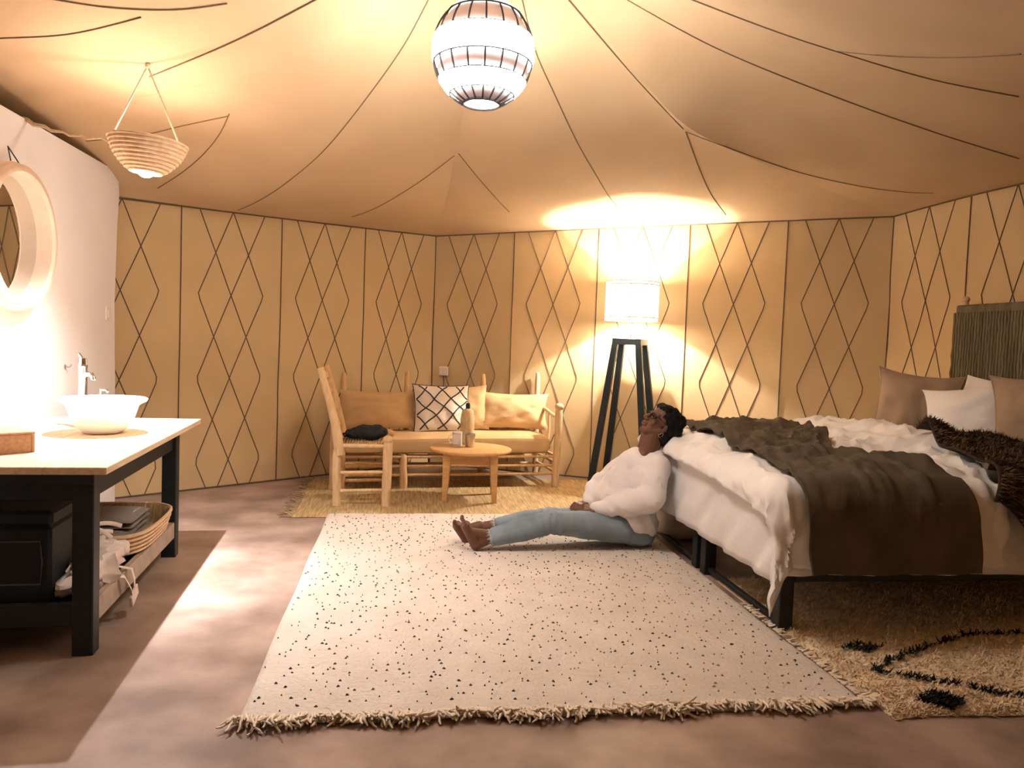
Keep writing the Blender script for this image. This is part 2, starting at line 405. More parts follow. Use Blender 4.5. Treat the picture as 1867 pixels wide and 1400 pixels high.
SEAMS = [[(785, -8), (735, 85), (660, 190), (590, 275), (520, 335), (470, 367), (432, 384)],
         [(828, 284), (770, 328), (710, 366), (672, 385), (640, 396)],
         [(836, 280), (870, 322), (905, 362), (930, 388)],
         [(950, -8), (975, 90), (1010, 170), (1050, 255), (1080, 308), (1105, 350), (1128, 382)],
         [(1030, -8), (1100, 75), (1170, 155), (1250, 240)],
         [(1250, 240), (1272, 300), (1295, 352), (1325, 394)],
         [(1250, 240), (1340, 274), (1450, 312), (1560, 338), (1650, 350), (1705, 352)],
         [(1130, -8), (1300, 85), (1500, 168), (1700, 240), (1867, 292)],
         [(1250, -5), (1400, 52), (1520, 92), (1700, 145), (1867, 178)],
         [(1522, 93), (1640, 103), (1760, 104), (1867, 98)],
         [(585, -5), (480, 50), (390, 92), (265, 143)],
         [(418, 208), (400, 245), (370, 282), (330, 316), (285, 345)],
         [(415, 212), (330, 230), (260, 246), (150, 258)],
         [(85, -3), (200, 14), (320, 18), (420, 6)],
         [(0, 70), (130, 62), (265, 30)]]
for sm in SEAMS: roof_seam(sm)

# white plaster partition with a rounded top corner
PX = -1.92
part = MB(); prof = [(1.2, 0), (5.50, 0), (5.485, .8), (5.46, 1.35), (5.50, 1.9), (5.53, 2.1), (5.515, 2.2), (5.47, 2.235), (4.9, 2.235), (3.99, 2.232), (1.2, 2.222)]
nn = len(prof)
part.add([(PX, y, z) for y, z in prof]+[(PX-.14, y, z) for y, z in prof],
         [tuple(range(nn)), tuple(reversed(range(nn, 2*nn)))]+[(k, (k+1) % nn, nn+(k+1) % nn, nn+k) for k in range(nn)])
partition = tag(part.build('wall_partition', PLASTER, smooth=False), 'white plaster partition wall beside the washstand', kind='structure')
# ------------------------------------------------------------------ lamps
def point(name, loc, watts, rad, parent=None, colr=LAMP_COL):
    l = bpy.data.lights.new(name, 'POINT'); l.energy = watts; l.color = colr; l.shadow_soft_size = rad
    o = bpy.data.objects.new(name, l); col.objects.link(o); o.location = loc
    if parent: o.parent = parent
    return o

LX, LY, LZ, LR, LV = .305, 3.42, 2.455, .222, .235
lan = thing('pendant_lantern', (LX, LY, LZ-LV), 'white yarn globe pendant lantern with dark wire ribs', 'lamp')
def gl(zc): return LR*math.sqrt(max(0, 1-zc*zc))
oz = LV
for z0, z1 in ((-.76, -.50), (-.20, .27), (.68, .997)):
    pr = [(gl(lerp(z0, z1, k/8))+(.003*(k % 2) if z1 < .9 else .0), oz+LV*lerp(z0, z1, k/8)) for k in range(9)]
    inn = [(max(r-.012, .004), z-.004) for r, z in reversed(pr)]
    MB().lathe(pr+inn, n=40, close=True).build('yarn_band', YARNL if z1 < 0 else YARN if z1 < .9 else YARNC, lan)
for zc in (-.925, -.76, -.50, -.20, .27, .68, .95):
    rr = gl(zc)-.003; MB().tube([(rr*math.cos(a*PI/20), rr*math.sin(a*PI/20), oz+LV*zc) for a in range(40)], .004 if zc > -.9 else .006, n=6, closed=True).build('wire_ring', WIRE, lan)
MB().lathe([(.001, 0), (gl(-.925)-.008, 0), (gl(-.925)-.008, .003), (.001, .003)], (0, 0, oz-LV*.915), 32).build('added_diffuser', YARN, lan)  # glowing disc added across the bottom opening to soften the light below
for z0, z1 in ((-.925, -.76), (-.50, -.20), (.27, .68)):
    pr = [(gl(lerp(z0, z1, k/6))-.014, oz+LV*lerp(z0, z1, k/6)) for k in range(7)]
    MB().lathe(pr+[(r-.003, z) for r, z in reversed(pr)], n=40, close=True).build('gauze_band', GAUZE, lan)
for z0, z1 in ((-.925, -.76), (-.50, -.20), (.27, .68)):
    for k in range(18):
        a = 2*PI*(k+.35)/18; pts = []
        for q in range(7):
            zc = lerp(z0, z1, q/6); rr = gl(zc)-.001; pts.append((rr*math.cos(a), rr*math.sin(a), oz+LV*zc))
        MB().tube(pts, .0042, n=5).build('wire_rib', WIRE, lan)
MB().tube([(0, 0, oz+LV*.98), (.012, 0, oz+.45), (.025, 0, oz+.62)], .006, n=6).build('hanging_cord', WIRE, lan)
MB().lathe([(.001, .0), (.018, .002), (.03, .03), (.03, .05), (.018, .08), (.014, .12), (.001, .12)], (0, 0, oz+.04), 16).build('bulb', BULB, lan)
point('lantern_light', (0, 0, oz-.005), P_LANTERN, .035, lan, LANTERN_COL)

FLX, FLY = 1.89, 6.30
fl = thing('floor_lamp', (FLX, FLY, 0), 'black four-legged floor lamp with glowing white drum shade', 'lamp', rz=math.radians(-32))
tops, bots, zt = .1225, .235, 1.268
for sx in (-1, 1):
    for sy in (-1, 1):
        MB().bar((sx*bots, sy*bots*.9, .0), (sx*(tops-.022), sy*(tops-.022), zt-.05), .05, .05, .004).build('leg', BLACKW, fl)
for sx in (-1, 1):
    MB().bar((sx*(tops-.022), -tops, zt-.026), (sx*(tops-.022), tops, zt-.026), .044, .052, .003).build('top_rail', BLACKW, fl)
    MB().bar((-tops+.04, sx*(tops-.022), zt-.026), (tops-.04, sx*(tops-.022), zt-.026), .044, .052, .003, side=Vector((0, 1, 0))).build('top_rail', BLACKW, fl)
    MB().bar((-bots+.03, sx*bots*.88, .06), (bots-.03, sx*bots*.88, .06), .04, .07, .004, side=Vector((0, 1, 0))).build('bottom_rail', BLACKW, fl)
    MB().bar((sx*bots*.97, -bots*.85, .06), (sx*bots*.97, bots*.85, .06), .04, .07, .004).build('bottom_rail', BLACKW, fl)
MB().bar((-tops+.03, 0, zt-.02), (tops-.03, 0, zt-.02), .05, .02, side=Vector((0, 1, 0))).build('socket_bar', BLACKW, fl)
MB().tube([(0, 0, zt-.01), (0, 0, 1.47)], .006, n=8).build('stem', WIRE, fl)
SZ0, SZ1, SR = 1.42, 1.742, .222
prs = [(SR, SZ0), (SR, SZ1), (SR-.004, SZ1), (SR-.004, SZ0)]
sh = MB().lathe(prs, n=48, close=True).build('lamp_shade', SHADE, fl)
for z in (SZ0, SZ0+.025, SZ1-.025, SZ1):
    MB().tube([((SR+.002)*math.cos(a*PI/24), (SR+.002)*math.sin(a*PI/24), z) for a in range(48)], .004, n=5, closed=True).build('shade_ring', FRAMEW, sh)
for k in range(8):
    a = 2*PI*k/8+.2; MB().tube([((SR+.002)*math.cos(a), (SR+.002)*math.sin(a), SZ0), ((SR+.002)*math.cos(a), (SR+.002)*math.sin(a), SZ1)], .0025, n=5).build('shade_rib', FRAMEW, sh)
for k in range(3):
    a = 2*PI*k/3; MB().tube([(0, 0, SZ0+.04), (SR*math.cos(a), SR*math.sin(a), SZ0+.025)], .003, n=5).build('spider_arm', WIRE, fl)
MB().ell((0, 0, 1.50), (.018, .018, .026)).build('bulb', BULB, fl)
point('floor_lamp_light', (0, 0, 1.55), P_FLOORLAMP, .014, fl, FLOORLAMP_COL)

BX, BY, BZ = -1.215, 3.83, 2.065
bas = thing('hanging_basket_lamp', (BX, BY, BZ-.135), 'coiled straw basket hung by ropes as a ceiling lamp over the washstand', 'lamp')
bas.rotation_euler = (0, math.radians(4), 0)
prof = [(.166, .138), (.161, .121), (.155, .104), (.148, .088), (.139, .072), (.128, .056), (.115, .041), (.101, .026), (.086, .013), (.068, .002)]
bs = None
pr = []
for (r, z), (r2, z2) in zip(prof, prof[1:]):
    for q in range(4):
        t = q/4; pr.append((lerp(r, r2, t)+.0055*abs(math.sin(PI*t)), lerp(z, z2, t)))
pr.append(prof[-1]); inn = [(max(r-.012, .055), z+.004) for r, z in reversed(pr[::4])]
bs = MB().lathe(pr+inn, n=48, close=True, wob=lambda a, z: .01*math.sin(40*a+z*300)).build('basket_shell', WICKER, bas)
for r, z in prof:
    MB().tube([((r+.003)*math.cos(a*PI/20), (r+.003)*math.sin(a*PI/20), z) for a in range(40)], .0072, n=6, closed=True).build('coil', WICKER, bs)
hk_ = TREE.ray_cast(Vector((BX, BY, 1.5)), Vector((0, 0, 1)), 5)[0]; hook = Vector((-.03, 0, hk_.z-.012-(BZ-.135)))
for a in (PI*1.04, -.25):
    MB().tube([(.158*math.cos(a), .158*math.sin(a), .132), tuple(hook)], .0042, n=6).build('rope', ROPE, bas)
MB().ell(tuple(hook), (.012, .012, .014), n=8).build('knot', ROPE, bas)
MB().ell((0, 0, .0), (.036, .036, .026)).build('bulb', BULB, bas)
point('basket_light', (0, 0, .07), P_BASKET_POINT, .02, bas, BASKET_COL)
for nm, en, sz in (('basket_spot', P_BASKET_SPOT, 128), ('basket_beam', P_BASKET_BEAM, 62)):      # spill and beam of the reflector bulb
    sl = bpy.data.lights.new(nm, 'SPOT'); sl.energy = en; sl.color = BASKET_COL; sl.spot_size = math.radians(sz); sl.spot_blend = 1.0; sl.shadow_soft_size = .012
    so = bpy.data.objects.new(nm, sl); col.objects.link(so); so.location = (0, 0, -.034); so.parent = bas
a, b = onx(40, 210, PX-.03), Vector((BX-.175, BY+.02, BZ+.005))
pts = [Vector((a.x, a.y, 2.24)).lerp(b, t/14)-Vector((0, 0, .02*math.sin(PI*t/14)))+Vector((0, 0, .006*math.sin(t*2.1))) for t in range(15)]
cab = MB().tube(pts, [.012, .012, .011, .010, .009, .008, .007, .006, .005, .005, .005, .005, .005, .005, .004], n=6).build('jute_cable', ROPE, None, org=a)
cab.location = a; tag(cab, 'thin jute wrapped cable from the partition top to the basket lamp', 'cable')

# ------------------------------------------------------------------ washstand
WZ = .715
ws = thing('washstand', (-1.465, 3.60, 0), 'black wooden washstand with pale plank top beside the partition', 'table', rz=math.radians(3.2))
for k in range(4):
    w = .82/4; MB().box((-.41+w*(k+.5), 0, WZ-.013), (w-.0015, 1.62, .026), .002).build('plank', PLANK, ws, smooth=False)
for sx in (-.315, .295):
    for sy in (-.65, .63): MB().bar((sx, sy, 0), (sx, sy, WZ-.027), .072, .072, .004).build('leg', BLACKW, ws, smooth=False)
for sx in (-.315, .295): MB().box((sx, -.01, .628), (.035, 1.22, .115), .003).build('apron', BLACKW, ws, smooth=False)
for sy in (-.65, .63): MB().box((-.01, sy, .628), (.54, .035, .115), .003).build('apron', BLACKW, ws, smooth=False)
MB().box((-.01, -.70, .662), (.70, .03, .05), .003).build('end_rail', BLACKW, ws, smooth=False)
for sx in (-.315, .31): MB().box((sx, -.01, .145), (.03, 1.21, .085), .003).build('shelf_rail', mat('lit rail wood', (.33, .26, .21), (.42, .34, .28), scale=12, rough=.7), ws, smooth=False)  # lamplight on the side rails is put into this paler grey-brown
for sy in (-.65, .63): MB().box((-.01, sy, .145), (.54, .03, .085), .003).build('shelf_rail', BLACKW, ws, smooth=False)
for k in range(4): MB().box((-.225+k*.145, -.01, .150), (.138, 1.24, .018), .002).build('shelf_board', BLACKW, ws, smooth=False)
def wloc(x, y, z=0): return ws.matrix_basis @ Vector((x, y, z))
def wthing(name, x, y, z, label, c, rz=0, group=None): return thing(name, tuple(wloc(x, y, z)), label, c, rz=math.radians(3.2)+rz, group=group)
bpy.context.view_layer.update()

SX, SY = -1.365, 3.75
sk = thing('vessel_sink', (SX, SY, WZ), 'white ceramic bowl sink with flared rim on the washstand', 'sink')
pr = [(r*.83, z*.95) for r, z in [(.001, 0), (.085, 0), (.10, .006), (.135, .035), (.160, .075), (.175, .115), (.182, .135), (.196, .145), (.215, .152), (.226, .158), (.228, .166), (.220, .171), (.200, .166), (.182, .155), (.168, .115), (.15, .07), (.12, .03), (.06, .016), (.001, .014)]]
MB().lathe(pr, n=56).build('bowl', CERAM, sk)
MB().lathe([(.001, .0), (.03, .0), (.032, .004), (.001, .006)], (0, 0, .0155), 24).build('drain', CHROME, sk)
fa = thing('basin_faucet', (-1.545, 3.99, WZ), 'tall chrome faucet behind the bowl sink', 'faucet', rz=math.radians(-52))
MB().lathe([(.001, 0), (.032, 0), (.03, .008), (.019, .012), (.019, .285), (.021, .29), (.021, .30), (.001, .30)], n=20).build('body', CHROME, fa)
MB().tube([(0, 0, .245), (.06, 0, .26), (.12, 0, .258), (.15, 0, .245), (.152, 0, .235)], [.013, .012, .011, .011, .011], n=12).build('spout', CHROME, fa)
lv = MB().lathe([(.001, 0), (.018, 0), (.016, .03), (.001, .034)], (0, 0, .302), 16); lv.bar((0, 0, .325), (-.06, 0, .35), .014, .007); lv.build('lever', CHROME, fa)
sd = thing('soap_dispenser', (-1.565, 4.27, WZ), 'small white soap dispenser bottle with grey pump near the faucet', 'bottle')
MB().lathe([(.001, 0), (.034, 0), (.036, .01), (.036, .10), (.028, .118), (.012, .125), (.001, .126)], n=20).build('bottle', CERAM, sd)
pm = MB().tube([(0, 0, .12), (0, 0, .16)], .006, n=8); pm.tube([(0, 0, .16), (.035, -.02, .158), (.042, -.024, .15)], .007, n=8); pm.build('pump', CHROME, sd)
wb = wthing('wooden_box', -.125, -.42, WZ, 'shallow reddish wooden box on the washstand top', 'box', rz=.62)
bm = MB(); bw, bl, bh, tk = .24, .28, .07, .012
for sx in (-1, 1): MB().box((sx*(bw/2-tk/2), 0, bh/2), (tk, bl, bh), .002).build('side_panel', mat('reddish wood', (.50, .27, .15), (.60, .36, .22), scale=9, rough=.5, stretch=(8, 1, 8)), wb, smooth=False)
for sy in (-1, 1): MB().box((0, sy*(bl/2-tk/2), bh/2), (bw-2*tk, tk, bh), .002).build('end_panel', MATS['reddish wood'], wb, smooth=False)
MB().box((0, 0, .006), (bw-2*tk, bl-2*tk, .012)).build('bottom_panel', MATS['reddish wood'], wb, smooth=False)
MB().box((0, 0, bh+.005), (bw+.004, bl+.004, .010), .003).build('lid', MATS['reddish wood'], wb, smooth=False)
MB().ell((.02, .02, bh+.012), (.012, .012, .008), n=8).build('knob', WIRE, wb)
ho = onx(118, 668, PX)
hk = thing('wall_hook', tuple(ho), 'small grey metal hook on the white partition above the washstand', 'hook')
MB().lathe([(.001, 0), (.012, 0), (.012, .004), (.001, .005)], n=12).build('plate', STEEL, hk).rotation_euler = (0, PI/2, 0)
MB().tube([(.004, 0, 0), (.025, 0, -.004), (.034, 0, .006), (.034, 0, .014)], .0035, n=6).build('hook_arm', STEEL, hk)

tr = wthing('storage_trunk', -.06, -.40, .159, 'black leather storage trunk with grey piping on the washstand shelf', 'trunk')
MB().box((0, 0, .15), (.44, .40, .30), .012).build('body', LEATHER, tr)
MB().box((0, 0, .33), (.45, .41, .06), .014).build('lid', LEATHER, tr)
def rect(x0, x1, z0, z1, y): return [(x0, y, z0), (x1, y, z0), (x1+.006, y, (z0+z1)/2), (x1, y, z1), (x0, y, z1)]
MB().tube(rect(-.2, .185, .085, .245, -.203), .0032, n=5, closed=True).build('piping', STITCH, tr)

tb = wthing('woven_tray', .075, .235, .189, 'long woven straw tray holding grey towels on the washstand shelf', 'basket')
def tray_pt(a, r, z):
    # rounded rectangle loop
    hx, hy = .265, .355; c, s = math.cos(a), math.sin(a); e = 4.0
    q = (abs(c)**e+abs(s)**e)**(-1/e); return (hx*q*c*r, hy*q*s*r, z)
m = MB(); NS = 56; levels = [(.90, 0), (.93, .012), (.955, .03), (.975, .05), (.995, .07), (1.02, .09), (1.03, .10), (1.0, .10), (.965, .08), (.93, .04), (.89, .012)]
vs = [tray_pt(2*PI*k/NS, r, z) for r, z in levels for k in range(NS)]
fs = [(i*NS+k, i*NS+(k+1) % NS, (i+1)*NS+(k+1) % NS, (i+1)*NS+k) for i in range(len(levels)-1) for k in range(NS)] + [tuple(reversed(range(NS))), tuple(range((len(levels)-1)*NS, len(levels)*NS))]
shell = m.add(vs, fs).build('tray_shell', STRAW, tb)
for z, r in ((.016, .945), (.037, .968), (.058, .988), (.079, 1.012), (.10, 1.03)):
    MB().tube([tray_pt(2*PI*k/NS, r, z) for k in range(NS)], .0085, n=6, closed=True).build('coil', WICKER, shell)
for k, (dx, dy, w, l, z, m_) in enumerate([(-.02, .10, .34, .36, .014, GREYTOWEL), (-.01, .12, .32, .33, .066, GREYTOWEL), (0, -.19, .36, .22, .014, GREYTOWEL)]):
    t = tag(empty('folded_towel', (0, 0, 0)), ('grey folded towel lying lowest in the woven tray', 'grey folded towel on top of another towel in the woven tray', 'small grey folded towel at the front of the woven tray')[k], 'towel', 'towels in the woven tray')
    t.matrix_basis = tb.matrix_basis @ Matrix.Translation((dx, dy, z))
    for q in range(2):
        mm = MB(); mm.grid(lambda u, v, q=q: ((u-.5)*w*(1+.01*math.sin(v*9)), (v-.5)*l, .0255*q+.001+.021*(1-abs(2*u-1)**6)*(1-abs(2*v-1)**8)+.002*fbm((u*4, v*4, k+q), 1, 2)*(1-abs(2*u-1)**6)), 14, 14)
        mm.add([((u-.5)*w, (v-.5)*l, .0255*q) for u, v in ((0, 0), (1, 0), (1, 1), (0, 1))], [(0, 3, 2, 1)]); mm.build('towel_fold', m_, t)

nb = wthing('net_bag', .15, -.28, .159, 'crumpled pale net bag with loose straps on the washstand shelf', 'bag')
def crumple(c, r, seed, flat=.7, amp=.35):
    m = MB(); m.ell(c, r, n=18); out = []
    for p in m.v:
        q = Vector(p)-Vector(c); d = 1+amp*fbm((q.x*14+seed, q.y*14, q.z*14), 1, 3); out.append((c[0]+q.x*d, c[1]+q.y*d, max(c[2]+q.z*d, .002)))
    m.v = out; return m
crumple((-.02, .02, .065), (.11, .16, .062), 3).build('contents', BROWNBAG, nb)
crumple((.075, -.07, .075), (.085, .21, .07), 8, amp=.6).build('net_cloth', NETM, nb)
crumple((.06, .16, .07), (.07, .09, .065), 12, amp=.5).build('net_cloth', NETM, nb)
for pts in ([(-.1, -.2, .1), (-.05, -.02, .19), (.04, .1, .185), (.09, .17, .11)], [(.02, -.2, .09), (.06, -.06, .15), (.02, .08, .16), (.07, .2, .15)],
            [(-.08, .05, .14), (.02, .12, .2), (.1, .22, .17)], [(.05, -.24, .06), (.10, -.12, .12), (.09, .02, .13), (.12, .1, .08)]):
    P = []
    for a, b in zip(pts, pts[1:]):
        for q in range(6): P.append(Vector(a).lerp(Vector(b), q/6)+Vector((0, 0, .01*math.sin(PI*q/6))))
    P.append(Vector(pts[-1])); MB().tube(P, .009, n=6, squash=.25).build('strap', NETM, nb)
P = [(.10, .02, .06), (.155, .02, .045), (.195, .025, .035), (.205, .03, -.01), (.205, .035, -.06), (.203, .04, -.095)]
MB().tube(P, .012, n=6, squash=.25, side=(0, 1, 0)).build('strap', NETM, nb)
P = [(.10, -.10, .06), (.155, -.10, .045), (.195, -.08, .035), (.207, -.03, -.03), (.206, .01, -.10)]
MB().tube(P, .012, n=6, squash=.25, side=(0, 1, 0)).build('strap', NETM, nb)
MB().box((.208, .015, -.075), (.012, .09, .05), .003, Matrix.Rotation(.4, 3, 'X')).build('tag', NETM, nb)

# mirror: deep drum frame on the partition
MY, MZ, MR = 4.04, 1.62, .30
mi = thing('round_mirror', (PX, MY, MZ), 'round wall mirror in a deep pale drum frame above the sink', 'mirror')
Rm = Matrix.Rotation(PI/2, 4, 'Y')
def lathe_x(prof, name, m_, parent, n=64):
    mb = MB(); mb.lathe(prof, n=n, close=True); mb.v = [tuple(Rm @ Vector(p)) for p in mb.v]; return mb.build(name, m_, parent)
lathe_x([(MR, .004), (MR, .085), (MR+.012, .098), (MR+.034, .098), (MR+.045, .09), (MR+.05, .07), (MR+.05, .012), (MR+.045, .004)], 'frame', FRAMEW, mi)
lathe_x([(MR+.0505, .03), (MR+.055, .035), (MR+.055, .06), (MR+.0505, .065)], 'frame_band', FRAMEW, mi)
g = MB(); g.lathe([(.001, 0), (MR, 0), (MR, .006), (.001, .006)], (0, 0, .004), 64); g.v = [tuple(Rm @ Vector(p)) for p in g.v]; g.build('mirror_glass', GLASSM, mi)
MB().tube([(.05, -.05, MR+.045), (.012, 0, MR+.13), (.05, .05, MR+.045)], .003, n=6).build('hanging_wire', WIRE, mi)
q = onx(196, 572, PX)
swi = thing('light_switch', tuple(q), 'white light switch plate near the end of the partition', 'switch')
MB().box((.005, 0, 0), (.010, .085, .085), .003).build('plate', PLASTIC, swi, smooth=False)
MB().box((.012, 0, 0), (.008, .04, .055), .002).build('rocker', PLASTIC, swi, smooth=False)
dB = (CN[2]-CN[1]).normalized(); nB = Vector((dB.y, -dB.x, 0)); sp = CN[1]+dB*.135
sk2 = thing('wall_socket', (sp.x+nB.x*.03, sp.y+nB.y*.03, .905), 'square beige power socket on the tent wall above the sofa', 'socket', rz=math.atan2(dB.y, dB.x))
MB().box((0, .0, 0), (.085, .03, .085), .004).build('plate', PLASTIC, sk2, smooth=False)
mm = MB(); mm.lathe([(.001, 0), (.026, 0), (.026, .004), (.02, .004), (.018, -.006), (.001, -.006)], n=20); mm.v = [(p[0], -.017-p[2], p[1]) for p in mm.v]; mm.build('socket_ring', PLASTIC, sk2)
MB().tube([(.0, .0, -.04), (.005, .0, -.12), (-.01, .005, -.3)], .004, n=6).build('cable', WIRE, sk2)
# ------------------------------------------------------------------ cushions
def pillow_fn(w, h, t, seed=0, pinch=.07, sag=0.0):
    def P(u, v, s):
        x = w/2*u*(1-pinch*(1-v*v)**.8); y = h/2*v*(1-pinch*(1-u*u)**.8)
        k = max(0, (1-u*u))**.55*max(0, (1-v*v))**.55
        k *= .8+.2*(1-u*u)*(1-v*v)
        z = s*t/2*k + .022*k**.5*fbm((u*2.2+seed, v*2.2, s), 1.0, 3) + s*.012*k**.3*(1-abs(fbm((u*3+seed*2, v*3+u, s*3), 1, 2)))**4*(.3+abs(u*v)) + .02*pinch*10*math.sin(seed+u*2+v)*.2
        y -= sag*k*(1-v)*.5
        return Vector((x, y, z))
    return P
def pillow(name, w, h, t, m_, M, label, cat_='cushion', seed=0, piping=None, group=None, pinch=.07, res=20):
    P = pillow_fn(w, h, t, seed, pinch)
    m = MB(); m.grid(lambda u, v: P(2*u-1, 2*v-1, 1), res, res)
    m2 = MB(); m2.grid(lambda u, v: P(1-2*u, 2*v-1, -1), res, res); m.add(m2.v, m2.f)
    root = tag(empty(name, (0, 0, 0)), label, cat_, group); root.matrix_basis = M
    m.build('cover', m_, root)
    if piping:
        pts = []
        for k in range(80):
            a = k/80*4; e = int(a); f = 2*(a-e)-1
            u, v = ((f, -1), (1, f), (-f, 1), (-1, -f))[e]; pts.append(P(u, v, 0))
        MB().tube(pts, .0045, n=5, closed=True).build('piping', piping, root)
    return root, P
def facing(loc, nrm, tilt_up=Vector((0, 0, 1)), spin=0.0):
    n = Vector(nrm).normalized(); x = tilt_up.cross(n).normalized(); y = n.cross(x)
    R = Matrix((x, y, n)).transposed()
    R = R @ Matrix.Rotation(spin, 3, 'Z')
    return Matrix.Translation(loc) @ R.to_4x4()

# ------------------------------------------------------------------ sofa
sofa = thing('log_sofa', (.40, 6.2, 0), 'rustic peeled-log sofa bench with tan mattress against the tent wall', 'sofa', rz=math.radians(7))
def log(p0, p1, r0, r1=None, seed=0, name='log', m_=LOG, par=None, knob=False):
    r1 = r0 if r1 is None else r1; p0, p1 = Vector(p0), Vector(p1); pts = []; rs = []
    L = (p1-p0).length; n = max(6, int(L/.06))
    for k in range(n+1):
        t = k/n; j = Vector((fbm((seed, t*2.3, 0), 1, 2), fbm((0, seed, t*2.3), 1, 2), 0))*.008*math.sin(PI*t)
        pts.append(p0.lerp(p1, t)+j); rs.append(lerp(r0, r1, t)*(1+.08*fbm((seed*3, t*6, 1), 1, 2)))
    rs[-1] *= .72; rs.append(rs[-1]*.4); pts.append(p1+(p1-p0).normalized()*r1*.35)
    mb = MB(); mb.tube(pts, rs, n=10)
    if knob: mb.ell(tuple(p1+Vector((0, 0, .0))), (r1*1.12, r1*1.12, r1*.9), n=8)
    return mb.build(name, m_, par)
for k, (x, hz) in enumerate(((-.84, .88), (-.30, .90), (.38, .90), (.89, .925))):
    log((x, .555, 0), (x+.005, .60, hz), .028, .024, k, 'back_post', LOG if k == 3 else LOGD, sofa)
for k, (x, hz) in enumerate(((-.93, .60), (.90, .67))):
    log((x, 0, 0), (x+.012, 0, hz), .032, .034, 7+k, 'arm_post', LOG, sofa, True)
for k, x in enumerate((-.38,)): log((x, .0, 0), (x, 0, .265), .034, .03, 11+k, 'leg', LOGD, sofa)
for k, z in enumerate((.105, .175, .25)):
    log((-.92, .0, z), (.89, .0, z), .012, .012, 20+k, 'front_rung', LOGD, sofa)
    log((-.84, .56, z), (.88, .56, z), .012, .012, 30+k, 'back_rung', LOGD, sofa)
for s, x in ((0, -.90), (1, .895)):
    for k, z in enumerate((.12, .20, .255)): log((x, .01, z), (x, .55, z), .012, .012, 40+k+5*s, 'side_rung', LOG, sofa)
    log((x, .57, .70-.05*s), (x, .02, .56+.02*s), .017, .016, 50+s, 'arm_rail', LOG, sofa)
    log((x, .22, .27), (x, .22, .60), .013, .013, 52+s, 'arm_spindle', LOG, sofa)
for z in (.55, .68): log((-.83, .585, z), (.89, .585, z), .013, .013, 60+int(z*10), 'back_rail', LOGD, sofa)
log((.40, .545, .42), (.30, .565, .70), .013, .013, 66, 'brace', LOG, sofa)
log((.385, .52, .43), (.52, .42, .43), .010, .010, 67, 'brace', LOG, sofa)
mx = MB()
def matt(u, v, x0=-.865, x1=.85, y0=-.015, y1=.53, z0=.268, z1=.42):
    # closed soft slab: v runs round the cross-section, u along
    a = 2*PI*v; c, s = math.cos(a), math.sin(a); e = 7
    q = (abs(c)**e+abs(s)**e)**(-1/e); x = lerp(x0, x1, u)
    endk = (1-abs(2*u-1)**24)**.25 if 0 < u < 1 else .0
    hy = (y1-y0)/2*(.9+.1*endk); hz = (z1-z0)/2*(.55+.45*endk)
    return ((x), (y0+y1)/2+hy*q*c, (z0+z1)/2+hz*q*s+.004*fbm((x*3, v*4, 0), 1, 2)+.006*math.sin(x*3)*(s > 0))
mx.grid(matt, 48, 40); n0 = 49
mx.add([], []); mx.f.append(tuple(j*n0 for j in range(40))); mx.f.append(tuple(reversed([j*n0+48 for j in range(40)])))
mo = mx.build('seat_mattress', TANL, sofa)
def s2w(x, y, z): return Matrix.Translation((.40, 6.2, 0)) @ Matrix.Rotation(math.radians(7), 4, 'Z') @ Vector((x, y, z))
sf = Matrix.Rotation(math.radians(7), 3, 'Z')
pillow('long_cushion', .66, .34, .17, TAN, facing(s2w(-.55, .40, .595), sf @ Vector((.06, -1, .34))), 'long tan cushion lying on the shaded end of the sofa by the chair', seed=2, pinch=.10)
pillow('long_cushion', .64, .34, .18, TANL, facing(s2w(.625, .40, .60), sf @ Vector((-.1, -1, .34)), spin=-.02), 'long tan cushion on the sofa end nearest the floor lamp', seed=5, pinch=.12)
root, P = pillow('square_cushion', .50, .42, .15, KILIM, facing(s2w(-.02, .375, .615), sf @ Vector((.05, -1, .30)), spin=.0), 'white square cushion with black lattice lines on the sofa', seed=8, piping=WIRE, pinch=.08)
for s in (1, -1):
    for c in (-1.5, -.75, 0, .75, 1.5):
        pts = []
        for q in range(41):
            t = -1+2*q/40; u = t*.95; v = s*t*1.1+c+.05*math.sin(t*7+c*3)
            if abs(v) < .97 and abs(u) < .97: p = P(u, v, 1); pts.append(p+Vector((0, 0, .002)))
        if len(pts) > 3: MB().tube(pts, .0058, n=5).build('lattice_cord', WIRE, root)
pillow('square_cushion', .40, .40, .13, TANL, facing(s2w(.20, .46, .61), sf @ Vector((-.25, -1, .3)), spin=.1), 'plain tan square cushion tucked behind the lattice cushion', seed=11)

# ------------------------------------------------------------------ chair
ch = thing('log_chair', (-.27, 5.68, 0), 'rustic peeled-log chair with woven seat standing beside the sofa', 'chair')
for k, y in enumerate((-.20, .20)):
    m_ = LOG if k == 0 else LOGD
    log((.172, y, 0), (.175, y, .475), .032, .033, 70+k, 'front_leg', m_, ch, True)
    log((-.172, y, 0), (-.180, y, .40), .030, .031, 72+k, 'rear_leg', m_, ch)
    P0 = [(-.155, y, .36), (-.17, y, .45), (-.195, y, .58), (-.235, y, .74), (-.285, y, .90), (-.305, y, .97)]
    MB().tube(P0, [.036, .036, .031, .028, .026, .024], n=10).build('back_post', m_, ch)
    for q, z in enumerate((.105, .235)): log((-.165, y, z), (.165, y, z+.008), .0125, .0125, 80+q+4*k, 'side_rung', LOG, ch)
    log((-.165, y, .425), (.165, y, .428), .016, .016, 90+k, 'seat_rail', LOG, ch)
for q, (z, x) in enumerate(((.16, .17), (.29, .17), (.16, -.17), (.20, -.172))): log((x, -.19, z), (x, .19, z), .0125, .0125, 95+q, 'cross_rung', LOG, ch)
for x in (-.165, .165): log((x, -.19, .425), (x, .19, .425), .016, .016, 99, 'seat_rail', LOG, ch)
